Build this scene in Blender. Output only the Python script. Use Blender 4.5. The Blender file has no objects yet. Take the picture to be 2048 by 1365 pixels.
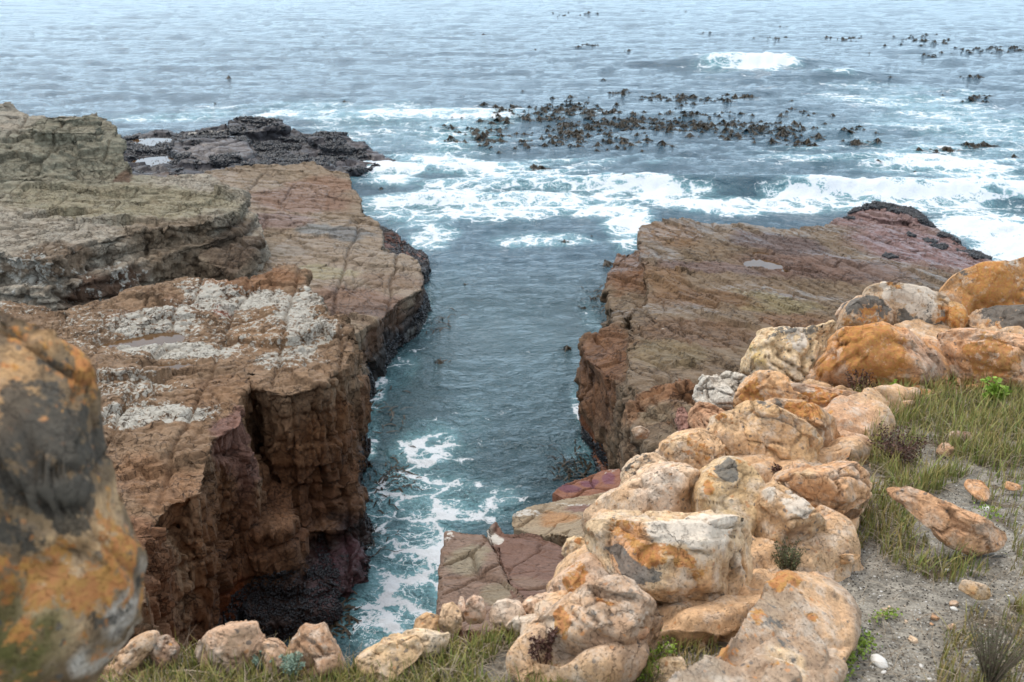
import bpy, math, random
import numpy as np
from mathutils import Vector
from mathutils.geometry import tessellate_polygon
random.seed(7); rng = np.random.default_rng(11)
SC = bpy.context.scene; COL = SC.collection

# ---------------------------------------------------------------- camera, sky, sun, exposure
TH = math.radians(22.2); CT, ST = math.cos(TH), math.sin(TH); F = 1991.0; CH = 12.0
cam = bpy.data.cameras.new('camera'); co = bpy.data.objects.new('camera', cam); COL.objects.link(co)
cam.lens = 35.0; cam.sensor_width = 36.0 * 2048 / (F / 35.0 * 36.0)
cam.clip_start = 0.05; cam.clip_end = 20000
co.location = (0, 0, CH); co.rotation_euler = (math.pi / 2 - TH, 0, 0)
cam.dof.use_dof = True; cam.dof.focus_distance = 7.5; cam.dof.aperture_fstop = 5.0
SC.camera = co

SUN_EL, SUN_AZ = math.radians(58), math.radians(-35)     # azimuth from +Y towards +X
w = bpy.data.worlds.new('World'); SC.world = w; w.use_nodes = True
nt = w.node_tree; bg = nt.nodes['Background']
sky = nt.nodes.new('ShaderNodeTexSky'); sky.sky_type = 'NISHITA'; sky.sun_disc = False
sky.sun_elevation = SUN_EL; sky.sun_rotation = SUN_AZ; sky.dust_density = 4.0; sky.air_density = 1.0
mxw = nt.nodes.new('ShaderNodeMix'); mxw.data_type = 'RGBA'; mxw.inputs[0].default_value = 0.72
tcw = nt.nodes.new('ShaderNodeTexCoord'); spw = nt.nodes.new('ShaderNodeSeparateXYZ'); rpw = nt.nodes.new('ShaderNodeValToRGB')
nt.links.new(tcw.outputs['Generated'], spw.inputs[0]); nt.links.new(spw.outputs[2], rpw.inputs[0]); nt.links.new(rpw.outputs[0], mxw.inputs[7])
rpw.color_ramp.elements[0].position = 0.02; rpw.color_ramp.elements[1].position = 0.75     # cloud layer: bluer low down, paler overhead
e_ = rpw.color_ramp.elements.new(.28); e_.color = (10.2, 13.1, 15.9, 1); rpw.color_ramp.elements[0].color = (12.6, 17.3, 21.4, 1); rpw.color_ramp.elements[2].color = (12.2, 12.2, 12.4, 1)
nt.links.new(sky.outputs[0], mxw.inputs[6]); nt.links.new(mxw.outputs[2], bg.inputs[0]); bg.inputs[1].default_value = 0.1
sl = bpy.data.lights.new('sun', 'SUN'); sl.energy = 1.3; sl.angle = math.radians(14); sl.color = (1, .95, .88)
so = bpy.data.objects.new('sun', sl); COL.objects.link(so)
sd = Vector((math.sin(SUN_AZ) * math.cos(SUN_EL), math.cos(SUN_AZ) * math.cos(SUN_EL), math.sin(SUN_EL)))
so.rotation_euler = sd.to_track_quat('Z', 'Y').to_euler()
SC.view_settings.view_transform = 'Standard'; SC.view_settings.look = 'None'
SC.view_settings.exposure = 0.46; SC.view_settings.gamma = 1.0
SC.render.engine = 'CYCLES'
SC.cycles.max_bounces = 5; SC.cycles.diffuse_bounces = 2; SC.cycles.glossy_bounces = 2
SC.cycles.use_denoising = True

# ---------------------------------------------------------------- pixel <-> place
def ray(px, py):
    t = (682.5 - py) / F
    return np.array([(px - 1024) / F, CT + t * ST, -ST + t * CT])
def PZ(px, py, z):
    r = ray(px, py); return np.array([0, 0, CH]) + r * ((z - CH) / r[2])
def PD(px, py, s): return np.array([0, 0, CH]) + ray(px, py) * s
def SZ(px, py, z): return (z - CH) / ray(px, py)[2]
GA, GB = 10.4, -0.22                                     # the headland falls gently seaward
def SG(px, py):
    r = ray(px, py); return (GA - CH) / (r[2] - GB * r[1])
def PG(px, py): return PD(px, py, SG(px, py))
def lin(c):
    c = np.array(c, float) / 255; return np.where(c <= .04045, c / 12.92, ((c + .055) / 1.055) ** 2.4)
def A(r, g, b, k=.74): return lin((r, g, b)) * k         # paint colour from a colour seen in flat light

# ---------------------------------------------------------------- numpy noise
def h3(ix, iy, iz, s=0):
    with np.errstate(over='ignore'):
        h = (ix.astype(np.uint32) * np.uint32(0x8da6b343)) ^ (iy.astype(np.uint32) * np.uint32(0xd8163841)) ^ (iz.astype(np.uint32) * np.uint32(0xcb1ab31f)) ^ np.uint32((s * 0x9E3779B1) & 0xffffffff)
        h ^= h >> np.uint32(15); h *= np.uint32(0x85ebca6b); h ^= h >> np.uint32(13); h *= np.uint32(0xc2b2ae35); h ^= h >> np.uint32(16)
    return h.astype(np.float64) / 4294967295.0
def i32(a): return a.astype(np.int64)
def vn(P, s=0):
    Pf = np.floor(P); f = P - Pf; f = f * f * (3 - 2 * f); i = i32(Pf); X, Y, Z = i[:, 0], i[:, 1], i[:, 2]; o = 0
    for a in (0, 1):
        for b in (0, 1):
            for c in (0, 1):
                wgt = (f[:, 0] if a else 1 - f[:, 0]) * (f[:, 1] if b else 1 - f[:, 1]) * (f[:, 2] if c else 1 - f[:, 2])
                o = o + wgt * h3(X + a, Y + b, Z + c, s)
    return o
def fbm(P, o=4, s=0, g=.5):                               # about -1 .. 1
    r = 0; a = 1; t = 0; Q = P.copy()
    for k in range(o):
        r = r + a * (vn(Q, s + k * 17) * 2 - 1); t += a; a *= g; Q = Q * 2.03 + 11.3
    return r / t * 1.5
def wor(u, v, s=0, jit=.9):
    iu, iv = np.floor(u), np.floor(v); f1 = np.full(u.shape, 9.); f2 = f1.copy(); idv = np.zeros(u.shape)
    for a in (-1, 0, 1):
        for b in (-1, 0, 1):
            cu, cv = i32(iu + a), i32(iv + b); z = np.zeros_like(cu)
            hx, hy = h3(cu, cv, z, s), h3(cu, cv, z + 1, s)
            d = np.hypot(iu + a + .5 + (hx - .5) * jit - u, iv + b + .5 + (hy - .5) * jit - v)
            n = d < f1; f2 = np.where(n, f1, np.minimum(f2, d)); idv = np.where(n, h3(cu, cv, z + 2, s), idv); f1 = np.where(n, d, f1)
    return f1, f2, idv
def wor3(P, s=0):
    I = np.floor(P); f1 = np.full(len(P), 9.); f2 = f1.copy(); idv = np.zeros(len(P))
    for a in (-1, 0, 1):
        for b in (-1, 0, 1):
            for c in (-1, 0, 1):
                J = I + (a, b, c); j = i32(J); q = [h3(j[:, 0], j[:, 1], j[:, 2], s + k) for k in (0, 1, 2)]
                d = np.sqrt(sum((J[:, k] + .1 + .8 * q[k] - P[:, k]) ** 2 for k in range(3)))
                n = d < f1; f2 = np.where(n, f1, np.minimum(f2, d)); idv = np.where(n, q[0], idv); f1 = np.where(n, d, f1)
    return f1, f2, idv
def facet(P, s=0, jit=.8):
    """each cell of space tilts its own way: flat faces with sharp arrises"""
    I = np.floor(P); f1 = np.full(len(P), 9.); f2 = f1.copy(); tl = np.zeros(len(P)); idv = np.zeros(len(P))
    for a in (-1, 0, 1):
        for b in (-1, 0, 1):
            for c in (-1, 0, 1):
                J = I + (a, b, c); j = i32(J); q = [h3(j[:, 0], j[:, 1], j[:, 2], s + k) for k in (0, 1, 2)]
                D = [P[:, k] - J[:, k] - .5 - jit * (q[k] - .5) for k in range(3)]; d = np.sqrt(D[0] ** 2 + D[1] ** 2 + D[2] ** 2)
                g = [h3(j[:, 0], j[:, 1], j[:, 2], s + 5 + k) * 2 - 1 for k in (0, 1, 2)]
                n = d < f1; f2 = np.where(n, f1, np.minimum(f2, d)); tl = np.where(n, D[0] * g[0] + D[1] * g[1] + D[2] * g[2], tl); idv = np.where(n, q[0], idv); f1 = np.where(n, d, f1)
    return tl, idv, f2 - f1
def ss(a, b, x):
    t = np.clip((x - a) / (b - a), 0, 1); return t * t * (3 - 2 * t)

# ---------------------------------------------------------------- tags and mesh helpers
def tag(o, label=None, cat=None, group=None, kind=None):
    if label: o['label'] = label
    if cat: o['category'] = cat
    if group: o['group'] = group
    if kind: o['kind'] = kind
    return o
def obj(name, me, mat=None, parent=None):
    o = bpy.data.objects.new(name, me); COL.objects.link(o)
    if mat: me.materials.clear(); me.materials.append(mat)
    if parent: o.parent = parent
    return o
def mesh(name, V, Fc, smooth=True):
    """V (n,3); Fc array (m,k) of equal polygons"""
    V = np.asarray(V, np.float32); Fc = np.asarray(Fc, np.int32); m, k = Fc.shape
    me = bpy.data.meshes.new(name); me.vertices.add(len(V)); me.vertices.foreach_set('co', V.ravel())
    me.loops.add(m * k); me.loops.foreach_set('vertex_index', Fc.ravel())
    me.polygons.add(m); me.polygons.foreach_set('loop_start', np.arange(m, dtype=np.int32) * k)
    me.polygons.foreach_set('use_smooth', np.full(m, smooth)); me.update(calc_edges=True); return me
def getv(me):
    a = np.empty(len(me.vertices) * 3, np.float32); me.vertices.foreach_get('co', a); return a.reshape(-1, 3).astype(float)
def getn(me):
    a = np.empty(len(me.vertices) * 3, np.float32); me.vertex_normals.foreach_get('vector', a); return a.reshape(-1, 3).astype(float)
def setv(me, V): me.vertices.foreach_set('co', V.astype(np.float32).ravel()); me.update()
def edges(me):
    a = np.empty(len(me.edges) * 2, np.int32); me.edges.foreach_get('vertices', a); return a.reshape(-1, 2)
def relax(me, V, n, k=.6):
    E = edges(me); N = len(V); cnt = np.maximum(np.bincount(E.ravel(), minlength=N), 1)
    for _ in range(n):
        S = np.stack([np.bincount(E[:, 0], V[E[:, 1], j], N) + np.bincount(E[:, 1], V[E[:, 0], j], N) for j in range(3)], 1)
        V = V + k * (S / cnt[:, None] - V)
    return V
def setcol(me, name, Cc):
    Cc = np.clip(Cc, 0, 1); a = me.attributes.new(name, 'FLOAT_COLOR', 'POINT')
    a.data.foreach_set('color', np.concatenate([Cc, np.ones((len(Cc), 1))], 1).astype(np.float32).ravel())

# ---------------------------------------------------------------- node helpers
class NT:
    def __init__(s, name):
        s.m = bpy.data.materials.new(name); s.m.use_nodes = True; s.t = s.m.node_tree; s.t.nodes.clear()
        s.out = s.n('ShaderNodeOutputMaterial')
    def n(s, ty, **kw):
        x = s.t.nodes.new(ty)
        for k, v in kw.items(): setattr(x, k, v)
        return x
    def put(s, sock, v):
        if isinstance(v, bpy.types.NodeSocket): s.t.links.new(v, sock)
        elif v is not None: sock.default_value = (*v, 1) if (sock.type == 'RGBA' and len(v) == 3) else v
    def attr(s, name): return s.n('ShaderNodeAttribute', attribute_name=name)
    def sep(s, v):
        x = s.n('ShaderNodeSeparateColor'); s.put(x.inputs[0], v); return x.outputs
    def m1(s, op, a, b=None, c=None, clamp=False):
        x = s.n('ShaderNodeMath', operation=op, use_clamp=clamp); s.put(x.inputs[0], a); s.put(x.inputs[1], b)
        if c is not None: s.put(x.inputs[2], c)
        return x.outputs[0]
    def noise(s, vec, sc, det=4, rough=.55, dist=0, col=False):
        x = s.n('ShaderNodeTexNoise'); s.put(x.inputs['Vector'], vec); s.put(x.inputs['Scale'], sc)
        s.put(x.inputs['Detail'], det); s.put(x.inputs['Roughness'], rough); s.put(x.inputs['Distortion'], dist)
        return x.outputs[1] if col else x.outputs[0]
    def vor(s, vec, sc, feat='DISTANCE_TO_EDGE', out='Distance', rnd=1):
        x = s.n('ShaderNodeTexVoronoi', feature=feat); s.put(x.inputs['Vector'], vec); s.put(x.inputs['Scale'], sc)
        x.inputs['Randomness'].default_value = rnd; return x.outputs[out]
    def mr(s, v, a, b, c=0., d=1., smooth=True):
        x = s.n('ShaderNodeMapRange'); x.interpolation_type = 'SMOOTHSTEP' if smooth else 'LINEAR'
        s.put(x.inputs[0], v); s.put(x.inputs[1], a); s.put(x.inputs[2], b); s.put(x.inputs[3], c); s.put(x.inputs[4], d); return x.outputs[0]
    def mix(s, f, a, b, bl='MIX'):
        x = s.n('ShaderNodeMix', data_type='RGBA', blend_type=bl); s.put(x.inputs[0], f); s.put(x.inputs[6], a); s.put(x.inputs[7], b); return x.outputs[2]
    def vm(s, op, a, b=None, sc=None):
        x = s.n('ShaderNodeVectorMath', operation=op); s.put(x.inputs[0], a)
        if b is not None: s.put(x.inputs[1], b)
        if sc is not None: s.put(x.inputs['Scale'], sc)
        return x.outputs[0]
    def mapv(s, vec, rot=(0, 0, 0), sc=(1, 1, 1)):
        x = s.n('ShaderNodeMapping'); s.put(x.inputs[0], vec); x.inputs['Rotation'].default_value = rot; x.inputs['Scale'].default_value = sc; return x.outputs[0]
    def bump(s, h, strength=1, dist=.02, nrm=None):
        x = s.n('ShaderNodeBump'); s.put(x.inputs['Height'], h); x.inputs['Strength'].default_value = strength
        s.put(x.inputs['Distance'], dist); s.put(x.inputs['Normal'], nrm); return x.outputs[0]
    def bsdf(s, col, rough, nrm=None, **kw):
        x = s.n('ShaderNodeBsdfPrincipled'); s.put(x.inputs['Base Color'], col); s.put(x.inputs['Roughness'], rough)
        if nrm is not None: s.put(x.inputs['Normal'], nrm)
        for k, v in kw.items(): s.put(x.inputs[k.replace('_', ' ')], v)
        return x.outputs[0]
    def end(s, sh): s.t.links.new(sh, s.out.inputs[0]); return s.m
    def pos(s): return s.n('ShaderNodeNewGeometry').outputs['Position']

def rock_mat(name, crack_sc=3., crack_rot=0., crack_str=(1, 1, 1), crack_w=.03, fine=18., bumpd=.03, crk=.75, strat=None,
             rough=.85, pat=5., cgate=0., chip=.55, spots=0, mot=(236, 222, 204), white=(215, 208, 196), grey=(104, 104, 100), orange=(202, 132, 74), spec=.3):
    t = NT(name); p = t.pos(); base = t.attr('col').outputs['Color']
    L = t.sep(t.attr('lich').outputs['Color']); D = t.sep(t.attr('det').outputs['Color'])
    warp = t.vm('ADD', p, t.vm('SCALE', t.noise(p, 1.7, 3, col=True), sc=.35)); warp = t.vm('ADD', warp, t.vm('SCALE', t.noise(p, crack_sc * 3.5, 4, .7, col=True), sc=.32 / crack_sc))
    n1 = t.noise(p, pat * .35, 6, .6); n2 = t.noise(p, fine, 6, .65); n3 = t.noise(p, pat * 2.1, 5, .62)
    c = t.mix(t.mr(n1, .3, .7, 0, .55), base, t.mix(1., base, (1.08, .98, .90), 'MULTIPLY'))
    c = t.mix(t.mr(n3, .35, .7, 0, .45), c, t.mix(1., c, (.76, .73, .71), 'MULTIPLY'))
    c = t.mix(t.mr(n2, .25, .75), t.mix(1., c, (.72, .70, .68), 'MULTIPLY'), t.mix(1., c, (1.22, 1.22, 1.2), 'MULTIPLY'))
    # fine cracks
    q = t.mapv(warp, (0, 0, crack_rot), crack_str)
    e1 = t.vor(q, crack_sc); e2 = t.vor(t.vm('ADD', q, (3.7, 1.2, .4)), crack_sc * 2.7)
    gate = t.mr(t.noise(p, crack_sc * .4, 3), .42, .62)
    k1 = t.mr(e1, 0., crack_w, 1, 0); k2 = t.m1('MULTIPLY', t.mr(e2, 0., crack_w * 1.4, 1, 0), gate)
    k = t.m1('MAXIMUM', t.m1('MULTIPLY', k1, t.mr(t.noise(p, crack_sc * .45, 4), .44 + cgate, .6 + cgate, .06, 1)), t.m1('MULTIPLY', k2, .75))
    k = t.m1('MULTIPLY', k, D[1])
    qc = t.vm('ADD', t.mapv(p, (.3, .2, crack_rot), crack_str), t.vm('SCALE', t.noise(p, fine * .5, 3, col=True), sc=.10))
    ch1 = t.sep(t.vor(qc, fine * .28, 'F1', 'Color'))[0]; ch2 = t.sep(t.vor(qc, fine * .8, 'F1', 'Color'))[1]
    h = t.m1('ADD', t.m1('MULTIPLY', n2, .45), t.m1('MULTIPLY', n3, .3)); h = t.m1('ADD', h, t.m1('MULTIPLY', ch1, chip)); h = t.m1('ADD', h, t.m1('MULTIPLY', ch2, chip * .5)); h = t.m1('SUBTRACT', h, t.m1('MULTIPLY', k, crk * 1.3))
    c = t.mix(t.m1('MULTIPLY', ch1, chip * .5), c, t.mix(1., c, (.72, .69, .66), 'MULTIPLY'))
    if strat:                                            # (direction rotation, scale) thin bedding lines
        sv = t.mapv(warp, strat[0], strat[1]); sn = t.noise(sv, strat[2], 4, .6)
        h = t.m1('ADD', h, t.m1('MULTIPLY', sn, strat[3])); c = t.mix(t.mr(sn, .35, .6, strat[4], 0), c, t.mix(1., c, (.62, .56, .52), 'MULTIPLY'))
    if spots:
        sv1 = t.vor(t.vm('ADD', p, t.vm('SCALE', t.noise(p, spots * 1.5, 2, col=True), sc=.5 / spots)), spots, 'F1'); sc1 = t.sep(t.vor(t.vm('ADD', p, t.vm('SCALE', t.noise(p, spots * 1.5, 2, col=True), sc=.5 / spots)), spots, 'F1', 'Color'))
        sm = t.m1('MULTIPLY', t.mr(sv1, .22, .32, 1, 0), t.mr(t.m1('ADD', sc1[0], t.m1('MULTIPLY', t.noise(p, pat * .3, 3), .8)), 1.02, 1.10)); c = t.mix(t.m1('MULTIPLY', sm, .75), c, t.mix(t.mr(sc1[1], .45, .55), lin((98, 96, 92)) * .8, lin((214, 150, 96)) * .8))
        mt = t.noise(p, pat * .8, 6, .7); c = t.mix(t.mr(mt, .46, .66, 0, .55), c, lin(mot) * .78); mt2 = t.noise(t.vm('ADD', p, (7., 3., 1.)), pat * 1.3, 7, .72); c = t.mix(t.mr(mt2, .50, .68, 0, .5), c, lin((158, 138, 120)) * .7)
        pit = t.mr(t.noise(p, fine * 2.6, 3, .6), .30, .42, 1, 0); h = t.m1('SUBTRACT', h, t.m1('MULTIPLY', pit, .35)); c = t.mix(t.m1('MULTIPLY', pit, .35), c, t.mix(1., c, (.5, .45, .4), 'MULTIPLY'))
    # lichen, dark growth and bleached crust, each with an edge of its own
    def patch(amt, sc, lo=.42, hi=.56, gain=1.9):
        nn = t.noise(p, sc, 7, .68); v = t.m1('ADD', amt, t.m1('MULTIPLY', t.m1('SUBTRACT', nn, .5), gain)); return t.m1('MULTIPLY', t.mr(v, lo, hi), t.mr(amt, .02, .12))
    mw = t.m1('MULTIPLY', patch(L[2], pat), t.m1('SUBTRACT', 1., t.m1('MULTIPLY', k, .8))); mg = patch(L[1], pat * 1.3); mo = patch(L[0], pat * 1.15)
    c = t.mix(t.m1('MULTIPLY', mw, .9), c, t.mix(n2, lin(white) * .62, lin(white) * .86))
    c = t.mix(t.m1('MULTIPLY', mg, .85), c, t.mix(n2, lin(grey) * .45, lin(grey) * 1.25))
    c = t.mix(t.m1('MULTIPLY', mo, .85), c, t.mix(t.mr(t.noise(p, pat * 3.1, 3), .4, .6), lin(orange) * .8, t.mix(n2, lin((190, 140, 66)) * .6, lin((220, 158, 84)) * .9)))
    c = t.mix(t.m1('MULTIPLY', k, .72), c, t.mix(1., c, (.24, .19, .16), 'MULTIPLY'))
    c = t.mix(t.m1('MULTIPLY', D[0], .6), c, t.mix(1., c, (.40, .35, .31), 'MULTIPLY'))
    r = t.m1('SUBTRACT', rough, t.m1('MULTIPLY', D[2], t.mr(n1, .3, .6, .35, .62)))
    return t.end(t.bsdf(c, r, t.bump(h, .9, bumpd), Specular_IOR_Level=spec))

# ---------------------------------------------------------------- rocks built of prisms
def prism_raw(top, zb, grow=0.):
    """top: list of world points; walls drop to zb, leaning outwards by grow"""
    T = np.array(top); c = T[:, :2].mean(0); n = len(T)
    B = T.copy(); d = T[:, :2] - c; B[:, :2] = c + d * (1 + grow / np.maximum(np.linalg.norm(d, axis=1), .1))[:, None]; B[:, 2] = zb
    tri = tessellate_polygon([[Vector((p[0], p[1], 0)) for p in T]])
    f = [tuple(t) for t in tri] + [tuple(n + i for i in t[::-1]) for t in tri]
    ar = sum(T[i, 0] * T[(i + 1) % n, 1] - T[(i + 1) % n, 0] * T[i, 1] for i in range(n))
    a, b, cc = tri[0]; tr = np.cross(T[b, :2] - T[a, :2], T[cc, :2] - T[a, :2])
    if (tr < 0): f = [t[::-1] for t in f]
    for i in range(n):
        j = (i + 1) % n; q = (i, j, n + j, n + i)
        f.append(q[::-1] if ar > 0 else q)
    return np.concatenate([T, B]), f
def union(parts, voxel):
    V, Fc, k = [], [], 0
    for v, f in parts:
        V += [tuple(p) for p in v]; Fc += [tuple(i + k for i in t) for t in f]; k = len(V)
    me = bpy.data.meshes.new('raw'); me.from_pydata(V, [], Fc); me.update()
    o = bpy.data.objects.new('raw', me); COL.objects.link(o)
    m = o.modifiers.new('r', 'REMESH'); m.mode = 'VOXEL'; m.voxel_size = voxel; m.use_smooth_shade = True
    dg = bpy.context.evaluated_depsgraph_get(); r = bpy.data.meshes.new_from_object(o.evaluated_get(dg))
    bpy.data.objects.remove(o); bpy.data.meshes.remove(me); return r
def rot2(x, y, a): return x * math.cos(a) + y * math.sin(a), -x * math.sin(a) + y * math.cos(a)
def fracture(V, N, top=1., step=0., joints=(), strata=None, lumps=(), lines=(), facets=()):
    """returns displacement along the normal and a crack mask"""
    d = np.zeros(len(V)); ck = np.zeros(len(V)); up = np.clip(N[:, 2], 0, 1)
    wx, wy = fbm(V * .55, 3, 5), fbm(V * .55 + 40, 3, 6); sx, sy = fbm(V * 2.6, 2, 7), fbm(V * 2.6 + 30, 2, 8)
    for (ang, lx, ly, bamp, gd, gw, seed) in joints:
        u, v = rot2(V[:, 0], V[:, 1], ang); m = min(lx, ly)
        u = (u + m * .35 * wx + m * .08 * sx) / lx; v = (v + m * .35 * wy + m * .08 * sy) / ly
        z = V[:, 2] * (1 - up) * .15
        f1, f2, i = wor(u + z, v - z, seed); e = f2 - f1; keep = ss(.25, .5, vn(V * .8, seed + 3) + .12 * i)
        g = np.exp(-(e / gw) ** 2) * keep
        d += bamp * (i - .5) * ss(0, .08, e) - gd * g; ck = np.maximum(ck, g * min(1, gd / .05))
    for (ang, sp, gd, wdt, seed) in lines:               # long straight joints
        u, v = rot2(V[:, 0], V[:, 1], ang); u = u / sp + .07 * wx + .012 * sx + .5; r = np.floor(u); fr = np.abs(u - r - .5) * sp
        kp = h3(i32(r), i32(np.zeros_like(r)), i32(np.zeros_like(r)), seed) > .25
        g = np.exp(-(fr / wdt) ** 2) * kp * ss(.28, .4, vn(np.stack([v * .3, r * 7.7, 0 * r], 1), seed)); d -= gd * g; ck = np.maximum(ck, g)
    if strata:
        (nx, ny, nz), sp, amp, gd, seed = strata
        u = (V @ np.array([nx, ny, nz])) / sp + .5 * wx + .06 * sx + .25 * fbm(V * .25, 2, seed); r = np.floor(u); fr = u - r
        hh = h3(i32(r), i32(r * 0), i32(r * 0), seed); side = 1 - np.abs(N @ np.array([nx, ny, nz])) ** 2
        g = np.exp(-(np.minimum(fr, 1 - fr) / .1) ** 2); brk = ss(.3, .5, vn(V * 1.1, seed + 1))
        d += side * (amp * (hh - .5) - gd * g * brk); ck = np.maximum(ck, g * brk * side * .9)
    for (ang, L3, tamp, oamp, gd, seed) in facets:
        u, v = rot2(V[:, 0], V[:, 1], ang); Q = np.stack([u, v, V[:, 2]], 1) / np.array(L3) + .12 * np.stack([sx, sy, wx], 1); tl, idv, e = facet(Q, seed)
        g = np.exp(-(e / .05) ** 2) * ss(.4, .6, vn(V * 1.2, seed + 2)); d += tamp * tl + oamp * (idv - .5) - gd * g; ck = np.maximum(ck, g * .8)
    for (fq, amp, o, seed) in lumps: d += amp * fbm(V * np.array(fq), o, seed)
    if step:
        u = d / step + .5 * sx; r = np.floor(u); d = d * .25 + .75 * step * (r + ss(.40, .60, u - r) - .5 * sx)
    return d * (1 - (1 - top) * ss(.55, .9, up)), np.clip(ck, 0, 1)
def paint(V, base, blobs, warp=.35, fq=.8, seed=3):
    """base colour, then (x, y, z, radius, colour) blobs laid over it with wandering edges"""
    n = len(V); Cc = np.tile(np.array(base, float), (n, 1)); W = V + warp * np.stack([fbm(V * fq, 4, seed), fbm(V * fq + 20, 4, seed + 1), fbm(V * fq + 50, 3, seed + 2)], 1)
    for (c, r, col, *am) in blobs:
        d = np.linalg.norm((W - np.array(c)) / np.array(r), axis=1); k = (1 - ss(.7, 1.15, d)) * (am[0] if am else 1)
        Cc = Cc * (1 - k[:, None]) + np.array(col) * k[:, None]
    return Cc
ROCKV = {}
def rock_parts(name, parts, voxel, mat, frac, base, blobs=(), lich=(), pools=(), rel=3, warp=.35, fq=.8, seed=3, wetfn=None, bands=(), post=None, fine=1., soft=0):
    me = union(parts, voxel); V = relax(me, getv(me), rel); setv(me, V); N = getn(me)
    d, ck = fracture(V, N, **frac); V = V + N * d[:, None]
    if post is not None: V = post(V, N)
    if soft: V = relax(me, V, soft, .5)
    for (c, rx, ry, dep, ang) in pools:
        u, v = rot2(V[:, 0] - c[0], V[:, 1] - c[1], ang); r = np.hypot(u / rx, v / ry) + .25 * fbm(V * 2.2, 3, 77)
        k = (1 - ss(.75, 1.15, r)) * (N[:, 2] > .5); V[:, 2] = V[:, 2] * (1 - k) + np.minimum(V[:, 2], c[2] - dep) * k
    setv(me, V); N2 = getn(me)
    setcol(me, 'col', paint(V, base, blobs, warp, fq, seed)); setcol(me, 'lich', paint(V, (0, 0, 0), lich, warp, fq, seed + 9))
    wet = wetfn(V, N2) if wetfn else np.zeros(len(V))
    setcol(me, 'det', np.stack([ck, np.full(len(V), fine), wet], 1))
    o = obj(name, me, mat); ROCKV[o.name] = (V, N2); return o
def pr(pts, zb=-1.2, grow=0.): return prism_raw([PZ(*p) for p in pts], zb, grow)
def bl(px, py, z, rx, ry, col, am=1., rz=3.):            # blob at a pixel on height z, radii in photo pixels / metres
    c = PZ(px, py, z); s = SZ(px, py, z); dy = abs(PZ(px, py - ry, z)[1] - PZ(px, py + ry, z)[1]) / 2
    return (c, (rx * s / F, dy, rz), col, am)
def lb(px, py, z, rx, ry, ch, am=1., rz=3.):             # the same for the lichen channels o / g / w
    return bl(px, py, z, rx, ry, {'o': (1, 0, 0), 'g': (0, 1, 0), 'w': (0, 0, 1), '0': (0, 0, 0)}[ch], am, rz)
def wet_low(z0, z1, amt=1.): return lambda V, N: amt * ss(z1, z0, V[:, 2] + .4 * fbm(V * .7, 3, 41))

M_green = rock_mat('grey_green_quartzite', 1.6, .3, (1.3, .55, 1.5), .034, 14, .05, strat=((0, 0, .25), (.8, 2.2, 5), 2.2, 1.6, .5), pat=3.2, white=(196, 194, 184))
M_slab = rock_mat('jointed_brown_slab', 1.3, .5, (1.2, .6, 1), .03, 16, .03, strat=((0, 0, -.35), (.5, 3.5, 4), 2.5, .9, .35), pat=3.)
M_brown = rock_mat('rusty_quartzite_with_pale_crust', 3.4, .2, (1, 1.1, .8), .03, 16, .04, crk=1.1, strat=((0, 0, .5), (1.2, 1.2, 2.4), 3., 1.0, .35), pat=8, white=(198, 194, 182))
M_right = rock_mat('tilted_brown_bedding', 1.9, 1.21, (.6, 1.4, 1), .045, 18, .035, crk=1., strat=((0, 0, 1.21), (.3, 3.8, 3), 3.2, 1.2, .6), pat=3.)
M_sand = rock_mat('lichened_sandstone', 4.0, .4, (1, .7, .8), .010, 42, .016, crk=.8, pat=13., rough=.9, cgate=.07, chip=.38, spots=34, white=(242, 226, 206))
M_mid = rock_mat('veined_brown_slab', 3.2, .6, (.6, 1.8, 1), .014, 40, .012, crk=.9, pat=11.)
M_near = rock_mat('close_lichened_rock', 6.0, .4, (1, 1, .8), .02, 70, .01, crk=.4, pat=20., cgate=.15, chip=.3, mot=(160, 132, 98), spots=44, grey=(72, 70, 64), white=(196, 194, 188))

C_green = A(178, 172, 158); C_brown = A(142, 112, 86); C_red = A(124, 84, 62); C_dark = A(70, 54, 44); C_rust = A(150, 88, 40)
C_olive = A(150, 134, 114); C_purp = A(132, 108, 104); C_black = A(34, 30, 32); C_cor = A(92, 66, 76)

# far wave-washed platform
P = [pr([(235, 290, .9), (262, 270, .8), (330, 262, .7), (440, 256, .8), (520, 248, .8), (600, 262, .7), (660, 268, .6), (720, 284, .4), (795, 322, .2), (740, 336, .3), (690, 345, .6), (600, 350, .9), (400, 362, 1.1), (240, 362, 1.3)]),
     pr([(456, 248, 1.15), (470, 236, 1.15), (520, 232, 1.15), (545, 241, 1.1), (580, 256, 1.1), (520, 262, 1.2), (460, 262, 1.2)]),
     pr([(335, 290, 1.3), (390, 272, 1.3), (480, 270, 1.2), (520, 300, 1.0), (470, 322, 1.1), (360, 322, 1.3)]),
     pr([(615, 275, .9), (640, 264, .9), (690, 268, .8), (740, 290, .6), (700, 300, .6), (640, 292, .8)])]
mus1 = [(300, 300, 60, 16), (420, 270, 80, 9), (520, 245, 60, 10), (560, 285, 40, 18), (620, 310, 60, 14), (480, 328, 60, 5), (330, 325, 40, 8), (690, 290, 50, 10), (760, 318, 40, 8), (640, 268, 50, 6), (400, 285, 20, 3), (560, 310, 50, 12), (500, 290, 30, 6), (260, 278, 30, 7)]
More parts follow.
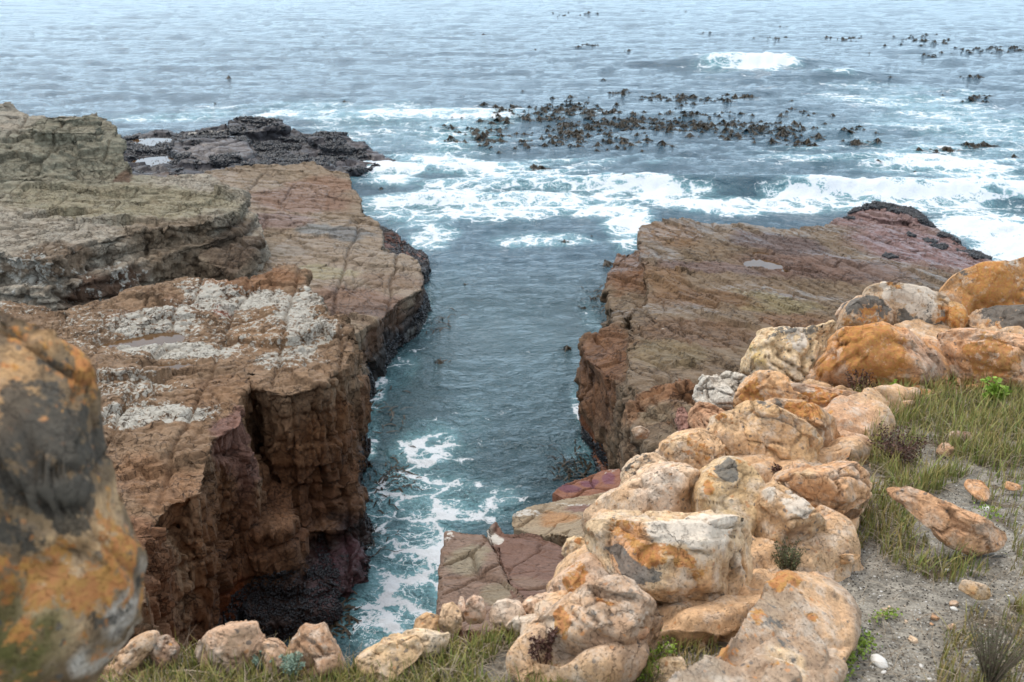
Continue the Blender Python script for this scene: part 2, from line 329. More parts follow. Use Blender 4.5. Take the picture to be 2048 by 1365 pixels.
far_rock = rock_parts('rock_platform', P, .09, M_slab, dict(joints=((.3, 2.2, 1.4, .22, .12, .09, 5), (.8, .9, .6, .08, .05, .1, 6)), lumps=((.5, .10, 3, 4),), facets=((.4, (1.8, 1.2, .7), .25, .1, .04, 101),)),
    A(72, 70, 76), [bl(430, 305, 1.1, 80, 18, A(122, 118, 120)), bl(520, 355, 1., 200, 14, A(126, 104, 88)), bl(700, 310, .5, 90, 20, A(96, 92, 98))],
    [lb(420, 262, 1, 90, 6, 'w', .5), lb(470, 340, 1, 60, 8, 'w', .4)], [(PZ(300, 283, .9), 1.2, .9, .15, 0), (PZ(315, 322, 1.), 1.0, 1.0, .15, 0)],
    wetfn=lambda V, N: np.full(len(V), .75), rel=2)
tag(far_rock, 'low wave-washed grey rock platform crusted with black mussels at the far left', 'rock platform')

# far brown slab with long joints
P = [pr([(470, 330, 1.6), (560, 330, 1.5), (625, 322, 1.4), (700, 350, 1.2), (708, 385, 1.3), (722, 400, 1.2), (726, 425, 1.3), (765, 455, 1.4), (768, 500, 1.5), (800, 505, 1.5), (835, 520, 1.5), (852, 548, 1.5), (845, 575, 1.5), (800, 600, 1.7), (770, 632, 1.75), (735, 650, 1.9), (700, 672, 2.), (712, 720, 1.9), (560, 730, 2.4), (300, 640, 2.4), (330, 450, 2.1), (400, 348, 1.8)]),
     pr([(730, 430, .7), (772, 455, .8), (800, 478, .7), (856, 505, .45), (858, 530, .4), (846, 545, .5), (770, 540, .8)], -1.2, .15),
     pr([(700, 672, 1.1), (740, 655, 1.1), (790, 640, .9), (835, 610, .8), (850, 575, .8), (800, 560, 1.), (700, 600, 1.)], -1.2, .35),
     pr([(690, 700, 1.3), (728, 690, 1.2), (738, 730, .9), (700, 760, 1.1)], -1.2, .2)]
slab = rock_parts('rock_slab', P, .05, M_slab, dict(joints=((-.25, 3.2, 1.5, .10, .09, .035, 12), (.35, 1.3, .8, .035, .03, .05, 15)), lines=((.07, 1.7, .13, .045, 4), (1.25, 2.6, .10, .04, 8), (-.5, 3.1, .08, .04, 6)),
    strata=((.05, .02, 1), .36, .07, .05, 3), lumps=((.35, .10, 3, 4),), facets=((-.3, (1.6, 1.2, 1.), .10, .04, .02, 91), (.2, (.5, .4, .5), .05, .02, .02, 96))),
    C_olive, [bl(600, 400, 1.5, 110, 30, A(140, 112, 94)), bl(640, 370, 1.4, 80, 25, A(146, 118, 98)), bl(560, 440, 1.7, 70, 18, A(136, 112, 108), .7), bl(640, 460, 1.6, 50, 12, A(118, 122, 122), .8), bl(700, 470, 1.5, 40, 14, A(108, 112, 114), .8),
      bl(640, 540, 1.8, 70, 18, A(152, 142, 112)), bl(560, 500, 1.8, 60, 14, A(140, 128, 112)), bl(720, 600, 1.8, 110, 34, A(132, 104, 84)), bl(780, 560, 1.6, 80, 20, A(134, 112, 90)),
      bl(740, 660, 1.2, 160, 50, A(104, 78, 60), .9, .5), bl(820, 600, .9, 120, 60, A(84, 64, 50), .9, .45), bl(700, 510, .2, 600, 400, C_black, .95, .75), bl(800, 500, .6, 60, 30, A(134, 100, 92), .9, .4)],
    [lb(800, 640, .0, 300, 80, 'g', .6, .7)], wetfn=lambda V, N: np.maximum(.45 * (vn(V * .3, 3) > .45), ss(1., .2, V[:, 2])), rel=2)
tag(slab, 'long flat brown rock slab with straight joints on the left side of the channel', 'rock slab')

# grey-green ledge and mound
P = [pr([(-420, 470, 4.4), (0, 500, 4.3), (60, 518, 4.0), (100, 522, 4.1), (170, 492, 4.0), (250, 468, 3.9), (330, 455, 3.8), (410, 445, 3.6), (470, 425, 3.5), (492, 400, 3.4), (480, 375, 3.4), (420, 352, 3.5), (250, 344, 3.9), (0, 338, 4.3), (-420, 330, 4.5)]),
     pr([(-300, 560, 3.6), (20, 585, 3.4), (90, 596, 3.3), (95, 575, 3.5), (180, 560, 3.3), (260, 530, 3.2), (360, 500, 3.15), (440, 480, 3.0), (500, 450, 3.0), (510, 425, 3.0), (440, 400, 3.), (0, 450, 3.4)], -1.2, -.25),
     pr([(400, 520, 2.75), (470, 545, 2.6), (515, 490, 2.7), (528, 462, 2.7), (515, 430, 2.7), (440, 440, 2.8), (380, 490, 2.8)]),
     pr([(-300, 190, 6.1), (10, 203, 5.8), (30, 215, 5.6), (60, 230, 5.35), (120, 224, 5.4), (196, 226, 5.4), (232, 250, 5.1), (240, 285, 4.75), (262, 330, 4.1), (270, 350, 3.8), (120, 356, 4.0), (0, 356, 4.2), (-300, 356, 4.4)]),
     pr([(60, 250, 5.35), (75, 232, 5.6), (190, 228, 5.6), (205, 248, 5.3), (190, 262, 5.2), (70, 262, 5.3)])]
def ledge_post(V, N):
    Q = V.copy(); # terraces on the mound
    k = ss(33., 35., V[:, 1]); sp = .34; u = V[:, 2] / sp + .4 * fbm(V * .4, 3, 3); fr = u - np.floor(u); Q[:, 2] += k * (ss(.45, .95, fr) - fr) * sp * .45 * ss(.3, .6, vn(V * .7, 4))
    return Q
ledge = rock_parts('rock_ledge', P, .05, M_green, dict(top=.7, step=.09, joints=((.12, 2.6, 1.3, .16, .12, .04, 22), (-.2, 1.4, .5, .04, .04, .07, 25)), lines=((.05, 1.9, .16, .045, 5),),
    strata=((.1, .15, .98), .45, .18, .10, 6), lumps=((.45, .16, 3, 4), ((1.1, 2.0, 3.), .05, 3, 9)), facets=((.1, (1.8, 1.3, .8), .30, .12, .05, 71), (-.2, (.7, .5, .4), .10, .05, .03, 76))),
    C_green, [bl(120, 290, 5, 200, 50, A(150, 148, 130)), bl(250, 400, 3.8, 250, 40, A(160, 154, 130)), bl(150, 540, 3.7, 170, 40, A(136, 118, 98), .9, .5), bl(380, 480, 3.4, 160, 30, A(138, 120, 98), .8), bl(200, 580, 2.8, 300, 40, A(98, 70, 50), .9, .5),
      bl(480, 480, 3.0, 60, 50, A(104, 88, 72), .9, .7), bl(250, 345, 4, 20, 8, A(110, 90, 72))],
    [lb(130, 520, 3.9, 90, 25, 'w', .34), lb(250, 510, 3.6, 60, 16, 'w', .4), lb(30, 560, 3.6, 60, 30, 'w', .34), lb(200, 500, 3.2, 200, 14, 'g', .2)], rel=4, post=ledge_post)
tag(ledge, 'high grey-green layered rock ledge with a stepped mound at the far left', 'rock ledge')

# brown cliff block with a pale crust, nearest left
P = [pr([(-300, 640, 4.1), (0, 600, 3.7), (90, 612, 3.3), (120, 625, 3.4), (280, 572, 3.55), (390, 552, 3.9), (460, 560, 3.9), (600, 540, 4.0), (628, 575, 4.0), (650, 610, 4.05), (690, 655, 3.9), (706, 700, 3.8), (690, 735, 3.95), (640, 770, 4.0), (580, 790, 3.95), (530, 780, 4.0), (510, 772, 4.0), (503, 742, 4.), (495, 744, 4.), (491, 775, 4.), (482, 800, 4.0), (486, 845, 4.0), (450, 872, 4.0), (424, 880, 4.05), (414, 940, 4.1), (398, 992, 4.1), (350, 1000, 4.1), (310, 1042, 4.1), (292, 1100, 4.1), (300, 1200, 4.1), (-300, 1250, 4.3)]),
     pr([(560, 690, 2.6), (640, 720, 2.9), (700, 715, 2.8), (718, 730, 2.4), (716, 800, 2.1), (690, 850, 2.0), (520, 860, 2.2)]),
     pr([(440, 870, 1.7), (560, 925, 1.75), (625, 930, 1.8), (690, 905, 1.85), (712, 900, 1.8), (724, 930, 1.6), (722, 960, 1.5), (660, 985, 1.5), (588, 990, 1.6), (470, 960, 1.7)]),
     pr([(588, 1010, 1.15), (640, 990, 1.2), (700, 985, 1.2), (724, 990, 1.1), (724, 1040, .9), (690, 1060, .9), (600, 1060, 1.0)], -1.2, .1),
     pr([(465, 940, 2.1), (530, 935, 2.1), (585, 950, 2.0), (590, 1010, 1.8), (575, 1060, 1.8), (490, 1070, 1.9), (462, 1000, 2.0)], -1.2, .1),
     pr([(560, 1090, .5), (720, 1060, .55), (724, 1100, .45), (708, 1170, .3), (650, 1215, .25), (600, 1235, .2), (520, 1250, .3), (480, 1200, .6), (470, 1120, .7)], -1.2, .5),
     pr([(470, 860, 2.8), (500, 870, 2.6), (530, 940, 2.3), (470, 960, 2.6)])]
for k in range(9):                                       # leaning ribs in the shaded recess
    x0 = 330 + k * 17; P.append(pr([(x0, 1010 - k * 8, 3.3 - .22 * k), (x0 + 16, 1000 - k * 8, 3.2 - .22 * k), (x0 + 22, 1060 - k * 6, 3.0 - .22 * k), (x0 + 4, 1070 - k * 6, 3.0 - .25 * k)], -1.2, .12))
C_w = A(176, 170, 156)
block = rock_parts('rock_cliff', P, .032, M_brown, dict(top=.55, step=.085, joints=((.3, 1.7, 1.0, .10, .07, .035, 31), (.1, .5, .3, .03, .03, .06, 35)), lines=((.12, 1.25, .16, .04, 9), (-.9, 2.0, .08, .035, 3)),
    strata=((.12, .1, .985), .5, .20, .06, 8), lumps=((.6, .08, 3, 4),), facets=((.3, (1.3, 1.1, 2.4), .22, .26, .05, 61), (.1, (.42, .34, .9), .09, .09, .03, 66), (.1, (.16, .13, .34), .035, .03, .01, 69))),
    A(154, 128, 102), [bl(330, 620, 3.9, 120, 40, A(146, 118, 94)), bl(560, 640, 4, 100, 50, A(160, 130, 100)), bl(420, 800, 4, 80, 60, A(152, 122, 94)), bl(330, 960, 4.1, 110, 50, A(158, 124, 94)), bl(270, 1080, 4.1, 90, 60, A(158, 120, 92)), bl(440, 620, 4, 20, 12, A(160, 110, 90)), bl(480, 560, 4, 120, 20, A(150, 114, 84)),
      bl(470, 850, 4, 30, 40, A(130, 92, 88), .7), bl(640, 870, 2.6, 120, 60, A(136, 98, 66), .9, 1.), bl(560, 1000, 1.5, 160, 90, A(124, 86, 58), .9, .7), bl(400, 1130, 2., 130, 120, A(122, 86, 56), .9, 1.7), bl(560, 960, 1.6, 600, 300, A(116, 80, 54), .75, 1.1), bl(500, 1100, .1, 700, 420, A(50, 32, 32), .95, .8), bl(640, 1150, .1, 140, 90, A(96, 66, 74), .8, .45), bl(460, 1200, .9, 40, 40, A(136, 74, 34), .8, .5)],
    [lb(400, 640, 4, 330, 90, 'w', 0.38, 1.), lb(450, 590, 4, 110, 30, 'w', 0.400, 1), lb(600, 600, 4, 60, 45, 'w', 0.464, 1), lb(300, 640, 4, 90, 34, 'w', 0.368, 1), lb(360, 690, 4, 130, 18, 'w', 0.528, 1), lb(520, 590, 4, 50, 20, 'w', 0.368, 1), lb(260, 780, 4, 130, 36, 'w', 0.496, 1), lb(300, 840, 4, 110, 34, 'w', 0.624, 1), lb(400, 830, 4, 40, 20, 'w', 0.400, 1),
      lb(600, 710, 4, 90, 26, 'w', 0.400, .6), lb(620, 660, 4, 50, 40, 'w', 0.400, 1), lb(400, 560, 4, 60, 20, 'w', 0.400, 1), lb(60, 620, 3.6, 160, 30, 'w', 0.360, 1), lb(470, 960, .1, 500, 260, 'g', .35, .5)],
    [(PZ(275, 685, 3.86), 1.05, .5, .12, .5), (PZ(335, 737, 3.9), .6, .3, .12, .3)], wetfn=lambda V, N: ss(1.6, .5, V[:, 2]) * .9, rel=3, warp=.3, fq=1.3)
tag(block, 'rust-brown jointed rock cliff with white crusted top at the left of the inlet', 'cliff')

# right-hand tilted slab
def r1z(x, y): return 3.4 - .1 * (y - 18) - .03 * (x - 2)
P = [pr([(1280, 450, 1.7), (1300, 443, 1.7), (1356, 440, 1.6), (1450, 452, 1.2), (1560, 462, .9), (1640, 452, .8), (1690, 430, .7), (1750, 412, .55), (1820, 425, .45), (1860, 450, .5), (1930, 490, .7), (2010, 526, .8), (2200, 640, 1.4), (2100, 760, 2.6), (1800, 860, 3.8), (1500, 960, 4.4), (1320, 900, 3.9), (1268, 800, 3.4), (1258, 740, 3.2), (1246, 690, 3.0), (1262, 640, 2.75), (1292, 600, 2.4), (1296, 545, 2.05), (1278, 510, 1.9), (1284, 480, 1.8)]),
     pr([(1290, 500, 1.5), (1235, 508, 1.35), (1218, 540, 1.4), (1216, 585, 1.5), (1240, 650, 1.9), (1280, 640, 2.0), (1300, 560, 1.8)]),
     pr([(1160, 680, 2.3), (1175, 668, 2.35), (1240, 648, 2.4), (1275, 680, 2.7), (1290, 800, 3.2), (1300, 880, 3.3), (1275, 860, 3.2), (1250, 780, 3.0), (1200, 740, 2.5), (1166, 715, 2.3)], -1.2, .15),
     pr([(1260, 812, 4.5), (1290, 795, 4.6), (1335, 776, 4.8), (1385, 766, 5.0), (1400, 780, 5.0), (1470, 860, 5.1), (1480, 940, 5.1), (1340, 930, 4.9), (1275, 870, 4.5), (1256, 845, 4.3)]),
     pr([(1240, 640, 2.35), (1225, 625, 2.0), (1222, 600, 1.8), (1260, 590, 2.0), (1285, 620, 2.3)]),
     pr([(1700, 425, .75), (1750, 406, .8), (1830, 420, .7), (1855, 445, .7), (1780, 440, .8)])]
Rb = [bl(1340, 480, 1.5, 70, 30, A(146, 118, 88)), bl(1600, 640, 2.5, 100, 40, C_brown), bl(1500, 600, 2.2, 150, 28, A(152, 140, 106)), bl(1400, 600, 2.2, 120, 30, A(136, 108, 80)), bl(1420, 540, 1.8, 120, 20, A(128, 108, 100)), bl(1650, 540, 1.4, 180, 40, A(128, 104, 92)),
      bl(1850, 500, .8, 160, 60, A(146, 116, 114)), bl(1750, 440, .6, 120, 30, A(150, 120, 116)), bl(1560, 500, 1.2, 100, 25, A(118, 102, 98)), bl(1400, 660, 2.8, 120, 40, A(130, 106, 84)), bl(1330, 560, 2, 50, 40, A(142, 114, 84)), bl(1330, 700, 3, 90, 40, A(140, 124, 96)), bl(1250, 560, 1.2, 70, 80, A(136, 98, 68), .9, 1.), bl(1220, 760, 1.8, 90, 90, A(130, 92, 62), .9, 1.3),
      bl(1350, 860, 4, 120, 90, A(168, 122, 86), .9, 1.6), bl(1330, 810, 4.8, 80, 20, A(160, 150, 128), .7, .4), bl(1210, 860, .4, 100, 80, A(150, 84, 30), .9, .55), bl(1240, 900, .5, 60, 60, A(146, 82, 32), .8, .6), bl(1260, 940, .3, 60, 30, A(74, 50, 40), .9, .8)]
right = rock_parts('rock_slab', P, .047, M_right, dict(top=.8, step=.07, joints=((-1.21, 3.4, .8, .09, .13, .04, 42), (-1.0, 1.0, .6, .03, .045, .05, 45)), lines=((.9, 3.0, .17, .05, 7), (.36, 1.5, .11, .04, 2)),
    strata=((.35, -.25, .9), .36, .08, .05, 9), lumps=((.4, .10, 3, 4),), facets=((-1.21, (2.6, .8, .9), .16, .06, .03, 81), (-1.21, (1.1, .3, .4), .05, .025, .02, 86))),
    A(138, 120, 98), Rb, [lb(1330, 740, 4, 30, 10, 'w', .3), lb(1300, 640, 2.6, 90, 60, 'w', .2)],
    [(PZ(1525, 527, 1.62), .75, .55, .10, -.4), (PZ(1600, 545, 1.6), .7, .22, .1, -.4), (PZ(1520, 507, 1.55), .35, .3, .1, -.4), (PZ(1570, 590, 1.9), .3, .18, .1, -.4)],
    wetfn=lambda V, N: np.maximum(ss(.46, .6, vn(V * np.array((.25, .7, .5)), 3)) * ss(17, 30, V[:, 1]) * .8, np.maximum(ss(10, 15, V[:, 0]) * .9, ss(.9, .3, V[:, 2]))), rel=2)
tag(right, 'broad tilted brown rock slab on the right side of the channel', 'rock slab')

# ---------------------------------------------------------------- rocks on the headland slope
P = [pr([(893, 1062, 6.6), (915, 1064, 6.6), (968, 1072, 6.6), (985, 1100, 6.7), (1010, 1160, 6.9), (1050, 1215, 7.1), (1020, 1260, 7.2), (885, 1260, 7.1), (882, 1130, 6.8)], 1.)]
def small_slab(P, base, blobs, lich, lab, seed, **kw):
    fr = dict(joints=((1.0, 1.2, .45, .05, .05, .04, seed), (.3, .3, .22, .012, .012, .06, seed + 3)), lumps=((.9, .06, 3, seed), (5., .014, 3, seed + 1)))
    o = rock_parts('tilted_rock', P, .016, M_mid, fr, base, blobs, lich, rel=2, warp=.12, fq=2.5, seed=seed, wetfn=lambda V, N: np.full(len(V), .15), **kw); tag(o, lab, 'rock'); return o
small_slab(P, A(140, 116, 100), [bl(950, 1120, 6.8, 45, 50, A(150, 138, 116)), bl(1000, 1180, 7, 40, 40, A(144, 130, 108))], [lb(900, 1075, 6.6, 12, 20, 'w', .4)], 'leftmost reddish split slab leaning over the foamy water', 51)
P = [pr([(975, 1080, 6.7), (968, 1055, 6.7), (990, 1045, 6.6), (1010, 1065, 6.6), (1060, 1068, 6.5), (1120, 1085, 6.5), (1170, 1115, 6.6), (1200, 1180, 6.9), (1120, 1240, 7.2), (1050, 1230, 7.2), (1015, 1160, 6.9)], 1.)]
small_slab(P, A(130, 100, 86), [bl(985, 1062, 6.7, 26, 22, A(182, 172, 160)), bl(1100, 1170, 6.9, 60, 30, A(140, 116, 100))], [lb(985, 1060, 6.7, 20, 14, 'w', .6)], 'dark reddish-brown flat slab with a pale knob at its left corner', 55)
P = [pr([(1018, 1048, 6.1), (1030, 1022, 6.1), (1075, 1008, 6.), (1130, 1000, 5.9), (1185, 1000, 5.9), (1250, 985, 5.8), (1280, 1040, 6.2), (1230, 1090, 6.5), (1180, 1085, 6.4), (1120, 1070, 6.4), (1060, 1066, 6.3)], 1.)]
small_slab(P, A(166, 148, 122), [bl(1110, 1040, 6.1, 40, 18, A(176, 136, 96)), bl(1190, 1030, 6, 60, 20, A(134, 104, 92))], [lb(1050, 1020, 6.1, 50, 12, 'w', .6), lb(1150, 1010, 6., 60, 10, 'w', .4)], 'long pale grey ridge slab with dark diagonal cracks behind the reddish slab', 59)
P = [pr([(1105, 985, 4.7), (1125, 968, 4.7), (1165, 955, 4.6), (1205, 940, 4.6), (1240, 938, 4.6), (1260, 1000, 4.9), (1220, 1020, 5.0), (1150, 1010, 4.9)], -1)]
small_slab(P, A(148, 100, 76), [bl(1140, 980, 4.7, 22, 14, A(118, 74, 82)), bl(1180, 965, 4.7, 18, 14, A(122, 76, 84)), bl(1218, 955, 4.7, 18, 14, A(126, 80, 88))], [lb(1225, 945, 4.6, 16, 10, 'w', .4)], 'row of plum-red blocky rocks beside the water at the slope foot', 63)

CR, CU, CB = np.array([1., 0, 0]), np.array([0, ST, CT]), np.array([0, -CT, ST])   # right, up, towards the viewpoint
def outline_r(pts, c, th):
    P = np.array(pts, float) - c; P[:, 1] *= -1; a = np.arctan2(P[:, 1], P[:, 0]); r = np.hypot(P[:, 0], P[:, 1])
    # ray-polygon distance for every angle, then softened
    T = np.linspace(-math.pi, math.pi, 361); R = np.zeros(361)
    for i, t in enumerate(T):
        d = np.array([math.cos(t), math.sin(t)]); best = 0
        for j in range(len(P)):
            p, q = P[j], P[(j + 1) % len(P)]; e = q - p; den = d[0] * e[1] - d[1] * e[0]
            if abs(den) < 1e-9: continue
            s = (p[0] * e[1] - p[1] * e[0]) / den; u = (p[0] * d[1] - p[1] * d[0]) / den
            if s > 0 and -1e-6 <= u <= 1 + 1e-6: best = max(best, s)
        R[i] = best
    K = np.array([1, 2, 3, 4, 3, 2, 1.]); K /= K.sum(); R = np.convolve(np.concatenate([R[-9:-1], R, R[1:9]]), K, 'same')[8:-8]
    return np.interp(th, T, R)
_ico = {}
def ico(n):
    if n not in _ico:
        import bmesh
        bm = bmesh.new(); bmesh.ops.create_icosphere(bm, subdivisions=n, radius=1); me = bpy.data.meshes.new('ico'); bm.to_mesh(me); bm.free()
        V = getv(me); f = np.empty(len(me.polygons) * 3, np.int32); me.polygons.foreach_get('vertices', f); _ico[n] = (V, f.reshape(-1, 3)); bpy.data.meshes.remove(me)
    return _ico[n]
def boulder(pts, label, base, blobs=(), lich=(), s=None, ds=0., th=1., sub=6, mat=None, lump=.05, crease=.03, csc=2.6, box=.75, seed=1, name='boulder', cat='boulder', fine=.6, slope=.0, flat=True, fac=1., back=1.):
    """outline in photo pixels given a real distance, size and thickness"""
    pts = np.array(pts, float); pts = pts.mean(0) + (pts - pts.mean(0)) * (1.05 if s is None else 1.); c = (pts.min(0) + pts.max(0)) / 2; W, H = pts.max(0) - pts.min(0)
    if s is None: s = SG(c[0], min(pts[:, 1].max(), 1345))
    T = th * .5 * (min(W, H) * .75 + .25 * max(W, H)) * s / F; s = s + ds + T * .35
    U, f = ico(sub); a, b, k = U[:, 0], U[:, 1], U[:, 2]; rho = np.hypot(a, b); ang = np.arctan2(b, a)
    R = outline_r(pts, c, ang) * s / F * np.sin(np.clip(rho, 0, 1) * math.pi / 2) ** box
    C0 = PD(c[0], c[1], s); kk = np.sign(k) * np.abs(k) ** .65 * T * np.where(k < 0, back, 1.)
    V = C0 + (R * np.cos(ang))[:, None] * CR + (R * np.sin(ang))[:, None] * CU + kk[:, None] * CB
    if slope: V += (R * np.sin(ang) * slope)[:, None] * -CB       # lean the face back
    me = mesh('boulder', V, f); V = relax(me, V, 2); setv(me, V); N = getn(me)
    sz = min(W, H) * s / F
    rr = np.random.default_rng(seed * 7 + 1); Vc = V - C0
    for kq in range(13 if flat else 0):
        nn = rr.normal(0, 1, 3); nn = nn[0] * CR + nn[1] * CU + abs(nn[2]) * CB * 1.1; nn /= np.linalg.norm(nn); cb = nn @ CB
        if cb < .45: nn = nn + CB * .6; nn /= np.linalg.norm(nn); cb = nn @ CB
        if cb < .3: continue
        pj = Vc @ nn
        qh = np.quantile(pj, .86 if kq % 2 else .93); Vc = Vc - CB[None] * (np.maximum(pj - qh, 0) / cb * .9)[:, None]
    V = relax(me, C0 + Vc, 2); q = V / sz
    wv = np.stack([q @ (CR * .75), q @ CB, q @ CU * 1.5 + q @ CR * .5], 1) * csc + .35 * np.stack([fbm(q * 2.2, 2, seed), fbm(q * 2.2 + 9, 2, seed + 1), fbm(q * 2.2 + 17, 2, seed + 2)], 1)
    f1, f2, i = wor3(wv * .75, seed); e = f2 - f1; g = np.exp(-(e / .05) ** 2) * ss(.35, .55, vn(q * 2, seed + 9))
    f1b, f2b, ib = wor3(wv * 2.2, seed + 30); gb = np.exp(-((f2b - f1b) / .09) ** 2) * ss(.5, .65, vn(q * 3, seed + 19))
    d = sz * (lump * 1.1 * fbm(q * 1.8, 3, seed + 4) + lump * 1.1 * (i - .5) * ss(0, .12, e) + lump * .15 * (.45 - f1) + lump * .22 * (ib - .5) * ss(0, .2, f2b - f1b) + .010 * fbm(q * 11, 3, seed + 6) - crease * 1.5 * g - crease * .35 * gb)
    tl, fi, fe = facet(q * 2.1 + .15 * fbm(q * 3, 2, seed)[:, None], seed + 60); d += sz * fac * (.085 * tl + .03 * (fi - .5)); tl, fi, fe = facet(q * 6, seed + 70); d += sz * .012 * tl
    st = .045 * sz; u = d / st + .4 * fbm(q * 4, 2, seed + 80); r_ = np.floor(u); d = d * .45 + .55 * (d + st * (ss(.38, .62, u - r_) - (u - r_)))
    V = V + N * (d * (.35 + .65 * np.abs(N @ CB)))[:, None]; setv(me, V); N = getn(me)
    def B(l):
        o = []
        for (px, py, rp, cc, *am) in l:
            ctr = PD(px, py, s - T * .6) ; rp = rp if isinstance(rp, tuple) else (rp, rp); o.append((ctr, (rp[0] * s / F, max(T, rp[1] * s / F) * 1.1, rp[1] * s / F), cc, *(am or (1.,))))
        return o
    ch = {'o': (1, 0, 0), 'g': (0, 1, 0), 'w': (0, 0, 1)}
    lichs = [(px, py, rp, ch[k_], am) for (px, py, rp, k_, am) in lich]
    setcol(me, 'col', paint(V, base, B(blobs), sz * .12, 3. / sz, seed)); setcol(me, 'lich', paint(V, (.17, .15, .07), B(lichs), sz * .10, 4. / sz, seed + 5))
    setcol(me, 'det', np.stack([np.clip(g + .5 * gb, 0, 1), np.full(len(V), fine), np.zeros(len(V))], 1))
    o = obj(name, me, mat or M_sand); tag(o, label, cat); ROCKV[o.name] = (V, N); return o
A_ = A
def A(r, g, b, k=.92): return A_(*(np.array((r, g, b)) * .72 + np.array((238, 224, 196)) * .28), k)
CRM, TAN, ORG, BRN, GRY, WHT, PNK = A(228, 194, 158), A(204, 160, 116), A(214, 142, 78), A(176, 128, 92), A(120, 116, 110), A(232, 222, 208), A(226, 178, 148)

boulder([(1895, 583), (1915, 552), (1960, 530), (2010, 525), (2048, 517), (2120, 520), (2160, 600), (2120, 665), (2000, 668), (1930, 662), (1905, 620)], 'largest orange and white boulder at the top right edge of the ridge', A(200, 138, 80), [(1930, 640, 50, A(170, 120, 84), .8)], [(1940, 545, 40, 'g', .55), (1900, 560, 30, 'w', .6), (2020, 540, 40, 'w', .6), (2000, 590, 80, 'o', .6)], ds=.9, seed=2, lump=.07)
boulder([(1955, 655), (1965, 625), (2000, 613), (2048, 612), (2110, 618), (2125, 680), (2048, 690), (2000, 680)], 'grey-topped rounded boulder at the right edge below the big orange boulder', A(196, 150, 110), [], [(2030, 632, 70, 'g', .75), (1990, 660, 30, 'o', .5)], seed=3)
boulder([(1738, 590), (1750, 572), (1775, 563), (1800, 572), (1850, 577), (1900, 592), (1914, 620), (1908, 670), (1880, 680), (1830, 668), (1780, 640), (1750, 610)], 'white-capped boulder with charcoal lichen side on the ridge', A(190, 160, 130), [(1905, 620, 16, A(190, 134, 70))], [(1850, 640, (60, 30), 'g', .85), (1790, 580, 40, 'w', .6), (1850, 595, 50, 'w', .62), (1790, 566, 20, 'o', .5), (1895, 640, 25, 'o', .45)], ds=.15, seed=4, lump=.07)
boulder([(1905, 600), (1930, 610), (1935, 660), (1910, 680), (1895, 640)], 'narrow ochre rock wedged between the white-capped boulder and the big orange one', A(190, 140, 82), [], [(1915, 630, 30, 'o', .5)], sub=5, seed=5)
boulder([(1678, 664), (1690, 628), (1702, 608), (1725, 593), (1765, 600), (1795, 630), (1804, 660), (1760, 672)], 'dome of dark grey lichen standing on the orange rock ridge', A(186, 146, 112), [], [(1735, 620, (55, 26), 'g', .85), (1740, 655, 50, 'o', .5)], seed=6, lump=.035, ds=-.2)
boulder([(1674, 630), (1690, 607), (1710, 599), (1714, 612), (1697, 640), (1684, 652)], 'small oblong rock leaning on the grey lichen dome', A(196, 152, 120), [], [(1695, 612, 14, 'g', .5)], sub=5, seed=7, ds=-.1)
boulder([(1662, 712), (1672, 675), (1700, 658), (1760, 655), (1820, 668), (1870, 690), (1910, 712), (1955, 745), (1940, 775), (1850, 775), (1760, 790), (1690, 785), (1620, 772), (1632, 742)], 'wide bright orange lichened rock in the middle of the right ridge', ORG, [(1850, 700, 50, A(214, 156, 118)), (1890, 745, 40, A(170, 130, 108)), (1700, 760, 60, A(200, 140, 96))], [(1740, 700, 70, 'o', .62), (1660, 750, 30, 'o', .6)], th=.9, seed=8, lump=.09, crease=.05, ds=.2, csc=2)
boulder([(1497, 728), (1508, 690), (1532, 662), (1560, 657), (1610, 658), (1650, 648), (1682, 640), (1680, 665), (1662, 700), (1645, 740), (1610, 772), (1560, 775), (1528, 760), (1500, 745)], 'knobbly cream boulder with white crown left of the orange rock', A(230, 196, 150), [(1510, 720, 20, A(206, 170, 100))], [(1600, 665, 40, 'w', .6), (1570, 662, 30, 'g', .5), (1640, 672, 30, 'g', .5), (1510, 700, 16, 'o', .5)], th=1.1, seed=9, lump=.12, crease=.07, csc=4, ds=.2)
boulder([(1625, 712), (1640, 690), (1662, 690), (1668, 705), (1655, 735), (1638, 732)], 'fist-shaped pale rock between the cream boulder and orange rock', A(226, 190, 146), [], [(1650, 692, 14, 'w', .6)], sub=5, seed=10, ds=-.3)
boulder([(1898, 700), (1905, 668), (1960, 660), (2010, 668), (2060, 682), (2130, 690), (2130, 760), (2000, 770), (1940, 762), (1905, 730)], 'pinkish orange rock bank behind the grass at the right edge', A(218, 152, 104), [(2000, 680, 50, A(224, 170, 130))], [(1980, 720, 60, 'o', .5)], seed=11, lump=.07, ds=-.1)
boulder([(1478, 825), (1484, 790), (1500, 770), (1520, 747), (1545, 742), (1568, 755), (1575, 780), (1620, 795), (1600, 835), (1500, 845)], 'orange pointed rock beside the white fractured outcrop', A(222, 158, 100), [(1540, 750, 30, A(224, 168, 116))], [(1500, 790, 40, 'o', .6)], seed=12, lump=.08)
boulder([(1530, 790), (1600, 770), (1700, 785), (1752, 795), (1760, 830), (1700, 850), (1600, 850), (1540, 830)], 'smooth brown-orange rock tongue running down into the grass', A(182, 132, 98), [(1600, 790, 30, A(150, 122, 104))], [(1640, 800, (60, 14), 'o', .5), (1600, 830, 40, 'o', .5)], seed=13, lump=.07, ds=.15)
